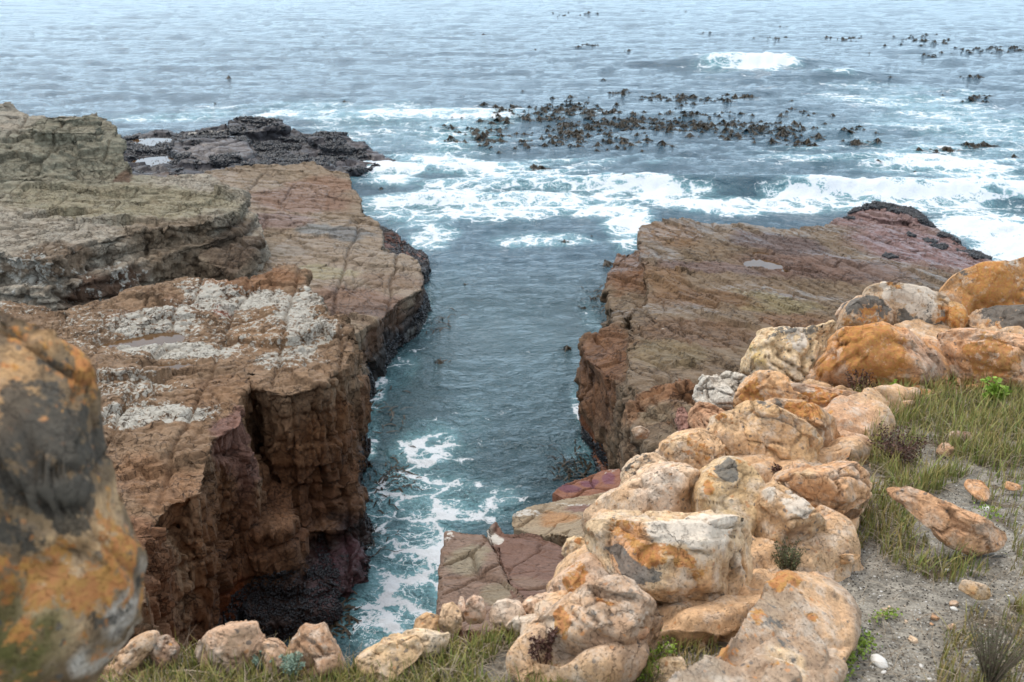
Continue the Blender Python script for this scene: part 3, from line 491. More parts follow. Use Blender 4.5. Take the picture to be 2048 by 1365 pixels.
boulder([(1510, 822), (1560, 800), (1610, 805), (1680, 840), (1700, 880), (1690, 920), (1620, 930), (1560, 890), (1520, 850)], 'yellow-streaked tan rock above the dry sprig', A(206, 152, 104), [(1660, 880, 40, A(190, 140, 100))], [(1600, 830, (50, 16), 'o', .62), (1570, 815, 30, 'g', .45)], seed=14, lump=.08, ds=.1)
boulder([(1478, 830), (1510, 808), (1550, 815), (1600, 840), (1640, 872), (1650, 920), (1570, 945), (1510, 930), (1490, 860)], 'grey-backed sloping boulder right of the yellow-topped boulder', A(220, 172, 120), [(1560, 880, 40, A(212, 162, 112))], [(1530, 822, (50, 16), 'g', .62), (1570, 860, (40, 8), 'w', .4)], seed=15, lump=.07, crease=.05)
boulder([(1417, 862), (1430, 837), (1465, 826), (1500, 832), (1520, 858), (1515, 900), (1480, 925), (1450, 918), (1425, 890)], 'round cream boulder with yellow lichen on its crown', A(224, 180, 134), [(1500, 860, 20, A(200, 158, 118))], [(1450, 842, (30, 12), 'o', .6), (1505, 852, 18, 'g', .5)], seed=16, lump=.07, ds=-.12)
boulder([(1318, 910), (1328, 888), (1370, 870), (1415, 862), (1440, 880), (1456, 925), (1430, 955), (1370, 955), (1330, 940)], 'smooth tan boulder just above the speckled dome', A(222, 172, 124), [(1360, 890, 30, A(230, 190, 146))], [(1335, 890, 20, 'o', .5), (1400, 900, 40, 'o', .2)], seed=17, lump=.05)
boulder([(1243, 985), (1248, 942), (1275, 917), (1310, 908), (1340, 930), (1340, 970), (1300, 1000), (1255, 1000)], 'pale dome boulder speckled with grey at the slope edge', A(226, 190, 154), [], [(1285, 935, 34, 'g', .36)], seed=18, lump=.04)
boulder([(1262, 860), (1282, 852), (1300, 862), (1296, 878), (1272, 880)], 'little grey-brown stone perched above the brown block', A(170, 140, 116), s=11.5, sub=5, seed=19)
boulder([(1172, 1062), (1182, 1030), (1215, 995), (1260, 965), (1310, 938), (1370, 932), (1408, 955), (1420, 1000), (1410, 1060), (1330, 1090), (1250, 1090), (1185, 1090)], 'broad cream boulder with a smooth whitish hump behind the flat-topped boulder', A(230, 192, 156), [(1330, 970, 60, A(234, 204, 180)), (1240, 1020, 40, A(222, 180, 140))], [(1330, 975, 40, 'w', .42)], seed=20, lump=.07, crease=.05, th=1.1)
boulder([(1392, 1030), (1398, 975), (1420, 947), (1470, 922), (1500, 930), (1520, 958), (1540, 1000), (1545, 1060), (1500, 1110), (1420, 1090)], 'boulder capped with charcoal and yellow lichen above the flat-topped boulder', A(212, 174, 124), [(1440, 1030, 40, A(216, 186, 140))], [(1460, 955, (42, 24), 'g', .85), (1415, 965, 24, 'o', .65), (1495, 945, 20, 'o', .55)], seed=21, lump=.06, th=1.1)
boulder([(1525, 985), (1560, 965), (1600, 1000), (1640, 1040), (1655, 1090), (1640, 1120), (1560, 1130), (1500, 1110), (1510, 1040)], 'tan arched rock with a white rim right of the lichen-capped boulder', A(200, 154, 108), [(1545, 985, 26, A(214, 200, 184)), (1600, 1080, 30, A(176, 132, 96))], [(1600, 1010, (50, 10), 'w', .62), (1540, 985, 20, 'w', .5)], seed=22, lump=.08)
boulder([(1560, 965), (1590, 945), (1640, 942), (1680, 932), (1715, 927), (1742, 950), (1745, 1000), (1700, 1020), (1660, 1070), (1620, 1030)], 'orange-tan rock with a knob at the top beside the dark shrub', A(210, 152, 104), [(1600, 955, 30, A(206, 170, 128))], [(1700, 940, 30, 'o', .3)], seed=23, lump=.09, crease=.05)
boulder([(1643, 988), (1655, 972), (1675, 967), (1702, 982), (1695, 1000), (1660, 1006)], 'small flat ochre cap stone lying on the orange-tan rock', A(208, 148, 92), seed=24, sub=5, lump=.04, ds=-.35)
boulder([(1178, 1092), (1190, 1062), (1230, 1046), (1300, 1040), (1370, 1044), (1430, 1036), (1480, 1042), (1515, 1062), (1532, 1100), (1530, 1160), (1512, 1215), (1465, 1235), (1400, 1220), (1330, 1195), (1270, 1172), (1215, 1148), (1190, 1118)], 'flat-topped white boulder with orange lichen, the biggest in the foreground', A(226, 190, 148),
        [(1380, 1065, (110, 30), A(240, 228, 212)), (1480, 1075, 40, A(238, 226, 212)), (1400, 1190, 60, A(204, 156, 108)), (1260, 1120, 60, A(212, 140, 84)), (1470, 1180, 50, A(206, 174, 134))],
        [(1240, 1085, (60, 34), 'o', .72), (1330, 1120, (60, 24), 'o', .62), (1390, 1150, 24, 'o', .5), (1250, 1150, (75, 16), 'g', .9), (1380, 1066, (90, 26), 'w', .60), (1490, 1080, 36, 'w', .6)], seed=25, lump=.06, crease=.06, th=.9, ds=-.02, box=.55)
boulder([(1100, 1200), (1108, 1165), (1140, 1140), (1180, 1122), (1220, 1150), (1250, 1200), (1200, 1240), (1120, 1235)], 'pinkish lumpy rock tucked under the left end of the flat-topped boulder', A(214, 172, 142), [], [(1150, 1160, 30, 'o', .45), (1190, 1200, 30, 'g', .2)], seed=26, lump=.08)
boulder([(1123, 1105), (1135, 1085), (1165, 1077), (1182, 1105), (1180, 1140), (1145, 1138)], 'small knobbly cream rock left of the flat-topped boulder', A(224, 188, 142), [], [(1160, 1085, 16, 'o', .55)], seed=27, sub=5, lump=.09, ds=.25)
boulder([(1030, 1310), (1045, 1285), (1070, 1252), (1110, 1222), (1170, 1180), (1230, 1165), (1300, 1205), (1330, 1260), (1310, 1320), (1180, 1340), (1080, 1330)], 'brown mottled rock with a white left edge behind the dry brown sprig', A(178, 138, 108), [(1080, 1255, 34, A(224, 204, 184)), (1140, 1220, 40, A(212, 162, 120)), (1200, 1280, 50, A(160, 122, 96))], [(1120, 1240, (20, 34), 'o', .5), (1060, 1260, 20, 'w', .4)], seed=28, lump=.07, crease=.04, th=.55)
boulder([(1165, 1212), (1190, 1198), (1230, 1205), (1270, 1232), (1302, 1265), (1275, 1285), (1220, 1258), (1180, 1238)], 'oblong orange-tinted stone lying under the flat-topped boulder', A(218, 160, 122), [(1270, 1260, 24, A(226, 190, 156))], [(1210, 1220, 36, 'o', .55)], seed=29, sub=5, lump=.05, ds=-.2)
def PH(px, py, h):
    r = ray(px, py); return PD(px, py, (GA + h - CH) / (r[2] - GB * r[1]))
def gb(px, py, rx, ry, col, am=1., h=.1):
    c = PH(px, py, h); k = SG(px, py) / F; return (c, (rx * k, abs(PH(px, py - ry, h)[1] - PH(px, py + ry, h)[1]) / 2, .6), {'o': (1, 0, 0), 'g': (0, 1, 0), 'w': (0, 0, 1)}.get(col, None) if isinstance(col, str) else col, am)
P = [prism_raw([PH(*q) for q in [(1635, 1137, .10), (1675, 1134, .08), (1668, 1165, .07), (1694, 1200, .05), (1704, 1260, .04), (1692, 1320, .05), (1640, 1400, .06), (1560, 1470, .08), (1300, 1460, .14), (1272, 1400, .15), (1330, 1352, .17), (1400, 1316, .19), (1480, 1243, .20), (1528, 1186, .19), (1560, 1168, .17), (1592, 1160, .13)]], 9.3),
     prism_raw([PH(*q) for q in [(1522, 1332, .17), (1545, 1312, .18), (1590, 1322, .17), (1612, 1352, .15), (1570, 1380, .14), (1530, 1362, .16)]], 9.5)]
o = rock_parts('rock_slab', P, .0085, M_sand, dict(joints=((.6, .55, .4, .012, .02, .03, 5),), lumps=((2.2, .03, 3, 4), (9., .006, 3, 5)), facets=((.3, (.4, .3, .4), .05, .012, .008, 7), (.1, (.09, .07, .1), .01, .004, .003, 8))),
    A(156, 128, 106), [gb(1650, 1230, 60, 90, A(206, 160, 118)), gb(1510, 1250, 60, 40, A(146, 124, 104)), gb(1570, 1340, 34, 24, A(224, 188, 144)), gb(1380, 1370, 80, 40, A(142, 124, 108)), gb(1630, 1150, 34, 20, A(212, 158, 112)), gb(1600, 1290, 50, 40, A(150, 118, 92))],
    [gb(1520, 1260, 150, 110, 'o', .30), gb(1545, 1200, 50, 22, 'o', .6), gb(1480, 1255, 60, 40, 'o', .46), gb(1400, 1330, 60, 30, 'o', .4), gb(1560, 1280, 80, 60, 'g', .34)], rel=2, warp=.04, fq=6., fine=.5, soft=1)
tag(o, 'big flat sandstone slab with orange lichen spots in the bottom foreground', 'rock slab')
oc = [(1040, 1325), (1075, 1240), (1150, 1140), (1200, 1060), (1255, 985), (1330, 925), (1430, 880), (1490, 800), (1560, 752), (1680, 685), (1900, 650), (2160, 640), (2160, 745), (1950, 765), (1770, 800), (1745, 860), (1700, 905), (1745, 960), (1735, 1020), (1660, 1100), (1570, 1135), (1540, 1225), (1450, 1262), (1330, 1250), (1280, 1300), (1180, 1330)]
P = [prism_raw([PH(x_, y_, .07) for x_, y_ in oc], 7.4)]
o = rock_parts('rock_outcrop', P, .018, M_sand, dict(joints=((.9, .6, .35, .05, .04, .035, 5),), lumps=((1.2, .09, 3, 4), (7., .012, 3, 5)), facets=((.3, (.55, .4, .5), .13, .08, .03, 7), (.1, (.16, .12, .16), .04, .03, .01, 8))),
    A(212, 166, 122), [gb(1900, 720, 160, 40, A(214, 148, 100)), gb(1650, 830, 90, 50, A(196, 146, 110)), gb(1600, 1000, 100, 80, A(206, 156, 112)), gb(1200, 1250, 140, 60, A(188, 152, 124)), gb(1350, 930, 120, 30, A(222, 182, 144))],
    [gb(1800, 730, 200, 50, 'o', .42), gb(1600, 830, 60, 40, 'o', .35), gb(1300, 1000, 100, 60, 'w', .3), gb(1500, 1000, 300, 200, 'g', .18)], rel=2, warp=.06, fq=4., fine=.7, soft=2)
tag(o, 'tan and orange bedrock outcrop from which the ridge boulders rise', 'rock outcrop')
boulder([(1300, 1345), (1330, 1322), (1370, 1325), (1380, 1370), (1330, 1400), (1290, 1390)], 'pale cream rounded stone at the bottom edge left of the big slab', A(224, 192, 150), seed=31, sub=5)
boulder([(1803, 995), (1820, 985), (1860, 988), (1890, 1002), (1950, 1030), (2022, 1070), (2012, 1092), (1950, 1112), (1900, 1092), (1850, 1045)], 'long flat orange-brown rock lying in the sand among grass', A(212, 154, 110), [(1870, 1010, 30, A(200, 150, 112))], [], seed=32, th=.5, lump=.035, crease=.04, csc=1.6)
boulder([(1923, 1182), (1932, 1162), (1975, 1172), (1986, 1186), (1988, 1204), (1950, 1198)], 'small square tan stone half buried in the grey sand', A(208, 160, 106), seed=33, sub=5, th=.8, lump=.03)
boulder([(1874, 908), (1884, 888), (1898, 886), (1912, 903), (1905, 915)], 'small tan stone in the grass beside a flat dark red stone', A(196, 146, 108), seed=34, sub=4)
boulder([(1896, 872), (1910, 862), (1950, 866), (1958, 882), (1930, 892), (1905, 888)], 'flat dark red stone in the upper grass', A(150, 104, 84), seed=35, sub=4, th=.6)
boulder([(1932, 975), (1945, 962), (1972, 966), (1984, 985), (1965, 1000), (1945, 995)], 'larger flat orange stone flush with the sand at the right', A(206, 142, 92), seed=36, sub=5, th=.25, lump=.02, slope=1.2)
boulder([(2006, 972), (2020, 964), (2046, 972), (2044, 980), (2015, 980)], 'smaller flat orange stone flush with the sand at the right edge', A(206, 142, 92), seed=37, sub=4, th=.25, lump=.02, slope=1.2)
boulder([(1746, 805), (1790, 806), (1832, 800), (1838, 812), (1800, 822), (1760, 822)], 'thin orange rock finger lying in the grass', A(212, 156, 108), seed=38, sub=5, ds=-.1)
boulder([(1755, 1118), (1690, 1108), (1668, 1120), (1640, 1135), (1660, 1142), (1700, 1125)], 'thin orange flake of rock behind the big foreground slab', A(214, 158, 104), seed=39, sub=4, th=.5)
# fractured white outcrop
def frag(pts, lab, seed, s, base, name='fractured_rock', **kw): return boulder(pts, lab, base, s=s, seed=seed, lump=.11, crease=.09, csc=3.8, name=name, cat='rock', fine=1., mat=M_mid, **kw)
frag([(1388, 800), (1400, 765), (1412, 748), (1440, 752), (1455, 775), (1470, 800), (1510, 830), (1500, 850), (1420, 830)], 'white fractured rock, left half of the pale outcrop', 41, 12.5, A(206, 202, 196))
frag([(1440, 755), (1455, 742), (1475, 745), (1505, 760), (1520, 800), (1500, 820), (1465, 795)], 'white fractured rock, upper right half of the pale outcrop', 42, 12.8, A(198, 194, 188))
frag([(1378, 830), (1400, 802), (1440, 815), (1470, 840), (1460, 880), (1400, 880), (1380, 850)], 'reddish cracked rock under the white outcrop', 43, 12.2, A(186, 134, 100))
frag([(1355, 820), (1370, 812), (1388, 850), (1395, 890), (1365, 890), (1355, 850)], 'narrow plum-red wedge left of the cracked rock', 44, 12.6, A(142, 92, 84))
# row of small cream stones at the edge
small = [([(698, 1348), (715, 1318), (765, 1288), (830, 1280), (845, 1310), (790, 1350), (740, 1372)], 'long low cream rock at the bottom edge by the white shells', A(222, 184, 138)),
 ([(798, 1290), (806, 1270), (826, 1262), (862, 1268), (900, 1272), (885, 1310), (820, 1312)], 'cream boulder with a pale face under the tan cap at the rim', A(230, 202, 166)),
 ([(826, 1262), (830, 1240), (850, 1230), (876, 1234), (886, 1256), (860, 1270)], 'tan rounded cap at the bend of the small cream rocks', A(216, 166, 116)),
 ([(877, 1252), (884, 1218), (905, 1207), (922, 1225), (922, 1258), (895, 1272)], 'small upright peach rock left of the pink egg', A(222, 180, 140)),
 ([(914, 1222), (918, 1198), (926, 1196), (931, 1215), (930, 1250), (920, 1250)], 'slim pink finger of rock beside the pink egg', A(220, 180, 156)),
 ([(928, 1228), (934, 1202), (948, 1193), (964, 1200), (972, 1228), (962, 1250), (938, 1250)], 'egg-shaped pink rock in the middle of the rim', A(222, 178, 152)),
 ([(976, 1240), (986, 1212), (1012, 1202), (1040, 1210), (1054, 1235), (1030, 1256), (990, 1258)], 'white-topped pinkish rock right of the pink egg', A(228, 196, 172)),
 ([(1032, 1228), (1056, 1202), (1105, 1187), (1124, 1200), (1120, 1232), (1060, 1250)], 'low pale rock joining the rim to the brown mottled rock', A(222, 178, 146)),
 ([(1010, 1260), (1030, 1236), (1070, 1232), (1090, 1250), (1070, 1272), (1030, 1275)], 'small whitish rock half hidden in the grass near the rim', A(226, 200, 176)),
 ([(385, 1315), (392, 1290), (410, 1272), (450, 1256), (505, 1252), (516, 1290), (510, 1330), (430, 1345)], 'jagged pinkish rock left of the peaked brown rock at the bottom', A(196, 152, 122)),
 ([(566, 1340), (585, 1290), (602, 1258), (625, 1262), (645, 1252), (662, 1285), (682, 1340), (690, 1370), (590, 1380)], 'peaked brown rock at the bottom edge above the water', A(164, 118, 86)),
 ([(505, 1310), (520, 1286), (552, 1290), (590, 1325), (590, 1360), (520, 1350)], 'low saddle rock between the jagged and the peaked rock', A(184, 142, 112)),
 ([(196, 1350), (250, 1292), (302, 1268), (312, 1290), (275, 1330), (230, 1360)], 'slanting tan rock beside the blurred near rock', A(190, 144, 106)),
 ([(296, 1300), (312, 1278), (332, 1272), (355, 1300), (345, 1335), (310, 1335)], 'small dark brown rock left of the jagged rock', A(140, 100, 76)),
 ([(178, 1380), (200, 1340), (240, 1328), (290, 1345), (300, 1385), (230, 1420)], 'rounded tan rock in the bottom left corner', A(196, 150, 114))]
for i, (p, l, b) in enumerate(small): boulder(p, l, b, [], [(p[1][0], p[1][1], 20, 'w', .3)], sub=5 if i not in (0, 9, 10) else 6, seed=60 + i, lump=.10 if 9 <= i < 12 else .06, crease=.06, name='boulder')
# near blurred rock
boulder([(-330, 640), (0, 618), (40, 640), (110, 676), (160, 704), (188, 742), (192, 800), (202, 880), (228, 950), (238, 1020), (268, 1080), (286, 1150), (280, 1240), (225, 1300), (185, 1340), (150, 1400), (100, 1500), (-330, 1560)], 'large lichen-mottled rock close to the viewpoint at the left edge', A(118, 92, 62, .55),
        [(70, 1250, 110, A(204, 168, 128)), (250, 1240, 50, A(176, 174, 174)), (205, 1350, 40, A(186, 182, 178)), (140, 1060, 60, A(190, 150, 104)), (0, 760, 60, A(170, 124, 74)), (-10, 1320, 150, A(84, 86, 20, .55)), (20, 1230, 60, A(92, 90, 26, .55))],
        [(0, 1000, 900, 'o', .2), (90, 850, (90, 130), 'g', .34), (60, 720, 50, 'g', .3), (150, 980, 60, 'g', .4), (110, 730, 70, 'o', .55), (160, 820, 40, 'o', .52), (20, 700, 40, 'o', .5), (180, 1150, 60, 'o', .36), (180, 1230, 40, 'g', .4), (60, 930, 130, 'g', .36), (10, 1050, 70, 'g', .34), (60, 1100, 70, 'o', .4), (200, 930, 30, 'w', .4)], s=1.55, th=.6, mat=M_near, seed=90, lump=.03, crease=.03, box=.32, csc=3.5, fac=.45, back=.2)

# ---------------------------------------------------------------- headland ground
edge_px = [(-900, 1380), (-300, 1372), (150, 1330), (300, 1290), (420, 1285), (560, 1296), (690, 1325), (745, 1330), (830, 1296), (880, 1278), (1000, 1256), (1100, 1240), (1170, 1215), (1190, 1100), (1240, 1060), (1270, 995), (1340, 955), (1430, 920), (1470, 860), (1510, 810), (1540, 770), (1620, 745), (1680, 690), (1780, 660), (1900, 655), (2048, 655), (2600, 650)]
EDG = np.array([PG(*p)[:2] for p in edge_px])
def edge_dist(X):
    d = np.full(len(X), 1e9); sg = np.ones(len(X))
    for a, b in zip(EDG[:-1], EDG[1:]):
        e = b - a; t = np.clip(((X - a) @ e) / (e @ e), 0, 1); q = X - (a + t[:, None] * e); dd = np.hypot(q[:, 0], q[:, 1])
        cr = e[0] * (X[:, 1] - a[1]) - e[1] * (X[:, 0] - a[0]); n = dd < d - 1e-9; sg = np.where(n, np.where(cr > 0, 1, -1), sg); d = np.minimum(d, dd)
    return d * sg                                         # positive beyond the brink
def ground_z(X, fine=True):
    d = edge_dist(X); P3 = np.concatenate([X, np.zeros((len(X), 1))], 1)
    z = GA + GB * X[:, 1] + .035 * fbm(P3 * 1.4, 3, 3) + .008 * fbm(P3 * 9, 3, 4)
    dd = np.maximum(d + .02, 0); return z - 3.2 * dd - .25 * dd * np.abs(fbm(P3 * 1.5, 3, 9)) - .04
gx = np.concatenate([np.linspace(-14, -2.2, 60), np.linspace(-2.17, 5.6, 420), np.linspace(5.65, 16, 60)]); gy = np.concatenate([np.linspace(-9, 1.55, 40), np.linspace(1.57, 9.5, 430), np.linspace(9.55, 16, 40)])
GX, GY = np.meshgrid(gx, gy); X = np.stack([GX.ravel(), GY.ravel()], 1); Z = np.maximum(ground_z(X), -2.5); nx, ny = len(gx), len(gy)
I = np.arange(nx * ny).reshape(ny, nx); Q = np.stack([I[:-1, :-1], I[:-1, 1:], I[1:, 1:], I[1:, :-1]], -1).reshape(-1, 4)
t = NT('grey_sandy_soil'); p = t.pos(); n1 = t.noise(p, 3, 6); n2 = t.noise(p, 90, 4, .7); n3 = t.noise(p, 14, 6, .7); v = t.vor(p, 55, 'F1'); vc = t.vor(p, 55, 'F1', 'Color')
steep = t.mr(t.sep(t.attr('soil').outputs['Color'])[0], .3, .7)
c = t.mix(t.mr(n3, .35, .65), lin((114, 109, 100)) * .8, lin((172, 165, 152)) * .8); c = t.mix(t.mr(n2, .3, .7), t.mix(1., c, (.6, .6, .6), 'MULTIPLY'), t.mix(1., c, (1.25, 1.25, 1.25), 'MULTIPLY'))
pe = t.mr(t.sep(vc)[0], .86, .88); pm = t.m1('MULTIPLY', pe, t.mr(v, .25, .35, 1, 0)); c = t.mix(pm, c, t.mix(t.mr(t.sep(vc)[1], .3, .8), (.05, .045, .04), (.62, .6, .57)))
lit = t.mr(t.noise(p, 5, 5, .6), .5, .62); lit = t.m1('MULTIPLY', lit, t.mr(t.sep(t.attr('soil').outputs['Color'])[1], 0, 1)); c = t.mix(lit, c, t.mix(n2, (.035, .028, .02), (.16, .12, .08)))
c = t.mix(steep, c, t.mix(n3, lin((110, 74, 50)), lin((170, 124, 88))))
M_ground = t.end(t.bsdf(c, .95, t.bump(t.m1('ADD', n2, t.m1('ADD', n3, t.m1('MULTIPLY', pm, .8))), .8, .006), Specular_IOR_Level=.15))
me = mesh('ground', np.concatenate([X, Z[:, None]], 1), Q)
# grass regions, each a polygon in photo pixels laid on the slope: (points, blades per m2, height m, dryness)
GR = [([(640, 1290), (760, 1330), (860, 1290), (960, 1250), (1060, 1250), (1110, 1240), (1180, 1300), (1320, 1320), (1290, 1500), (600, 1500), (640, 1340)], 6500, .095, .35),
      ([(180, 1335), (300, 1305), (420, 1295), (560, 1305), (720, 1335), (720, 1500), (150, 1500)], 5600, .105, .45),
      ([(1700, 800), (1760, 770), (1830, 765), (1900, 770), (1960, 730), (2060, 715), (2200, 720), (2200, 930), (2048, 920), (1960, 930), (1880, 985), (1800, 990), (1740, 930), (1720, 870)], 1500, .19, .45),
      ([(1740, 930), (1800, 900), (1900, 960), (1830, 1000), (1830, 1060), (1920, 1110), (1990, 1130), (1900, 1150), (1790, 1110), (1720, 1060), (1700, 980)], 1900, .12, .5),
      ([(1900, 1240), (1960, 1200), (2060, 1190), (2160, 1190), (2160, 1420), (1860, 1420), (1880, 1320)], 2300, .09, .7),
      ([(1560, 1050), (1640, 1050), (1700, 1010), (1730, 1080), (1690, 1130), (1560, 1160), (1540, 1200), (1500, 1230), (1520, 1100)], 1800, .09, .45),
      ([(1250, 1230), (1330, 1220), (1440, 1240), (1520, 1210), (1500, 1260), (1400, 1320), (1300, 1350), (1200, 1320)], 2200, .075, .75),
      ([(1440, 900), (1500, 885), (1580, 890), (1660, 900), (1720, 900), (1720, 960), (1600, 950), (1540, 930), (1500, 950), (1460, 930)], 900, .11, .75),
      ([(1940, 1000), (2060, 990), (2160, 990), (2160, 1150), (2020, 1140), (2030, 1060)], 500, .1, .6),
      ([(1960, 900), (2200, 900), (2200, 990), (1940, 1000)], 500, .12, .5)]
def in_poly(X, P):
    r = np.zeros(len(X), bool); n = len(P)
    for i in range(n):
        a, b = P[i], P[(i + 1) % n]
        with np.errstate(divide='ignore', invalid='ignore'):
            r ^= ((a[1] > X[:, 1]) != (b[1] > X[:, 1])) & (X[:, 0] < (b[0] - a[0]) * (X[:, 1] - a[1]) / (b[1] - a[1]) + a[0])
    return r
GP = [np.array([PG(*p)[:2] for p in g[0]]) for g in GR]
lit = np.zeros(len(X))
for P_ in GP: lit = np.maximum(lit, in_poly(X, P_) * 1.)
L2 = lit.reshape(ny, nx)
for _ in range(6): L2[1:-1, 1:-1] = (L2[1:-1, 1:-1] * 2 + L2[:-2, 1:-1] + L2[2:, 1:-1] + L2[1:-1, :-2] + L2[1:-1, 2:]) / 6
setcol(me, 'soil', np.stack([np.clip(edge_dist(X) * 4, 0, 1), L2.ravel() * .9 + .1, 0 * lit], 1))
tag(obj('ground', me, M_ground), kind='structure')

# ---------------------------------------------------------------- grass
def ribbons(name, base, hgt, wid, bend, azi, tone, mat, seg=3, curl=1.):
    n = len(base); T = np.linspace(0, 1, seg + 1); V = np.zeros((n, seg + 1, 2, 3)); Cc = np.zeros((n, seg + 1, 2, 3))
    ca, sa = np.cos(azi), np.sin(azi)
    for j, tt in enumerate(T):
        out = bend * hgt * tt ** 1.7; up = hgt * tt * (1 - .35 * np.minimum(bend, 1.5) * tt * curl); ww = wid * (1 - tt) ** .6 * .5 + .0002
        c = base + np.stack([ca * out, sa * out, up], 1)
        V[:, j, 0] = c + np.stack([-sa * ww, ca * ww, 0 * ww], 1); V[:, j, 1] = c - np.stack([-sa * ww, ca * ww, 0 * ww], 1)
        Cc[:, j, :] = np.stack([tone[:, 0], np.full(n, tt), tone[:, 1]], 1)[:, None, :]
    k = 2 * (seg + 1); b = np.arange(n)[:, None] * k; q = np.array([[2 * j, 2 * j + 1, 2 * j + 3, 2 * j + 2] for j in range(seg)]).ravel()
    me = mesh(name, V.reshape(-1, 3), (b + q).reshape(-1, 4)); setcol(me, 'tone', Cc.reshape(-1, 3)); return obj(name, me, mat)
t = NT('coastal_grass_blades'); a = t.sep(t.attr('tone').outputs['Color'])
gc = t.mix(a[0], lin((92, 116, 54)) * .85, lin((148, 158, 84)) * .9); gc = t.mix(t.m1('MULTIPLY', a[2], 1.), gc, lin((178, 156, 104)) * .75); gc = t.mix(t.m1('MULTIPLY', t.mr(a[1], .55, 1.), .5), gc, lin((190, 152, 92)) * .8)
M_grass = t.end(t.bsdf(gc, .6, Specular_IOR_Level=.25))
bs, hs, dr = [], [], []
for (pp, dens, hh, dry), P_ in zip(GR, GP):
    lo, hi = P_.min(0), P_.max(0); n = int(np.prod(hi - lo) * dens * 2.1); n = min(n, 110000); q = lo + rng.random((n, 2)) * (hi - lo)
    # clumps
    cl = vn(np.concatenate([q * 9, 0 * q[:, :1]], 1), 5) + .5 * vn(np.concatenate([q * 3, 0 * q[:, :1]], 1), 6); q = q[(cl > .56) & in_poly(q, P_ + 0)]
    q = q[edge_dist(q) < -.01]; z = ground_z(q); bs.append(np.concatenate([q, z[:, None]], 1)); hs.append(hh * .82 * (.4 + .75 * rng.random(len(q)) + .5 * (rng.random(len(q)) > .93))); dr.append(np.clip(dry + .9 * (rng.random(len(q)) - .5), 0, 1) ** 1.5)
bs, hs, dr = np.concatenate(bs), np.concatenate(hs), np.concatenate(dr); n = len(bs)
print('grass blades', n)
g = ribbons('grass', bs, hs, .0028 + .010 * hs * rng.random(n) + .0008 * bs[:, 1] ** .9, np.abs(rng.normal(0, .35, n)) + .05, rng.random(n) * 6.28, np.stack([rng.random(n), dr], 1), M_grass)
tag(g, 'green and straw coloured coastal grass on the headland', 'grass', kind='stuff')
# dead thatch lying low under the grass
sel = rng.random(n) < .34; m_ = sel.sum()
t = NT('dry_thatch'); a = t.sep(t.attr('tone').outputs['Color']); M_thatch = t.end(t.bsdf(t.mix(a[0], lin((96, 80, 62)) * .8, lin((176, 160, 136)) * .8), .9))
tb = bs[sel] + np.concatenate([rng.normal(0, .05, (m_, 2)), np.full((m_, 1), .006)], 1); tb[:, 2] = ground_z(tb[:, :2]) + .008
g = ribbons('dry_grass', tb, hs[sel] * 1.1, np.full(m_, .0024), 1.1 + rng.random(m_) * .8, rng.random(m_) * 6.28, np.stack([rng.random(m_), rng.random(m_)], 1), M_thatch, 3, 1.6)
tag(g, 'tangle of grey dead grass litter under the green blades', 'grass litter', kind='stuff')

# ---------------------------------------------------------------- the sea
def blob_px(px, py, rx, ry):
    c = PZ(px, py, 0); s = SZ(px, py, 0); return c[0], c[1], rx * s / F, abs(PZ(px, py - ry, 0)[1] - PZ(px, py + ry, 0)[1]) / 2
# foam areas: px, py, rx, ry, amount, rotation is world-aligned
FO = [(740, 262, 260, 70, .40), (620, 215, 260, 16, .42), (330, 236, 160, 10, .5), (1000, 330, 260, 50, .36), (1900, 240, 280, 90, .40), (1650, 330, 200, 40, .3), (1900, 330, 200, 50, .5), (880, 290, 60, 60, .5), (820, 232, 230, 26, .46), (700, 222, 160, 14, .45), (900, 265, 110, 30, .48), (850, 320, 110, 30, .48), (780, 350, 60, 30, .62), (880, 405, 170, 38, .50), (820, 440, 80, 30, .56), (860, 480, 60, 26, .7), (1000, 440, 160, 40, .5), (1080, 400, 190, 34, .52),
      (1180, 420, 90, 30, .6), (1330, 400, 140, 26, .72), (1250, 450, 50, 36, .8), (1480, 415, 240, 20, .74), (1640, 404, 160, 16, .72), (1250, 490, 60, 18, .6), (1090, 480, 120, 14, .6), (1700, 385, 140, 14, .6), (1850, 400, 160, 30, .70), (1960, 450, 140, 50, .84), (2040, 500, 120, 60, .90), (2000, 370, 140, 36, .72), (1900, 340, 140, 26, .66),
      (1850, 215, 210, 44, .52), (2000, 260, 160, 50, .54), (1750, 180, 160, 20, .36), (1500, 128, 90, 16, .75), (1530, 128, 55, 14, 1.), (1420, 118, 60, 8, .6), (1670, 148, 50, 8, .6), (1300, 380, 60, 14, .55), (1450, 140, 80, 14, .4),
      (560, 232, 60, 8, .5), (330, 240, 120, 8, .5), (420, 228, 90, 8, .45), (1000, 245, 60, 40, .4), (960, 350, 120, 30, .5), (2020, 300, 100, 30, .4), (1140, 360, 200, 16, .36),
      (745, 800, 34, 90, .55), (738, 900, 24, 70, .6), (800, 740, 40, 60, .45), (850, 640, 30, 60, .42), (760, 1010, 50, 60, .60), (870, 960, 110, 60, .58), (900, 1020, 120, 60, .58), (830, 1100, 130, 80, .64), (760, 1180, 110, 80, .66), (720, 1260, 120, 80, .68), (870, 1180, 80, 100, .62), (860, 890, 90, 50, .58), (1000, 1000, 70, 60, .46),
      (950, 840, 60, 70, .30), (1160, 810, 20, 50, .45), (1180, 900, 60, 40, .42), (1190, 640, 26, 50, .36), (1250, 930, 30, 20, .45), (900, 560, 60, 60, .2), (1020, 700, 200, 160, .17), (730, 760, 30, 20, .75)]
FOW = [blob_px(*f[:4]) + (f[4],) for f in FO]
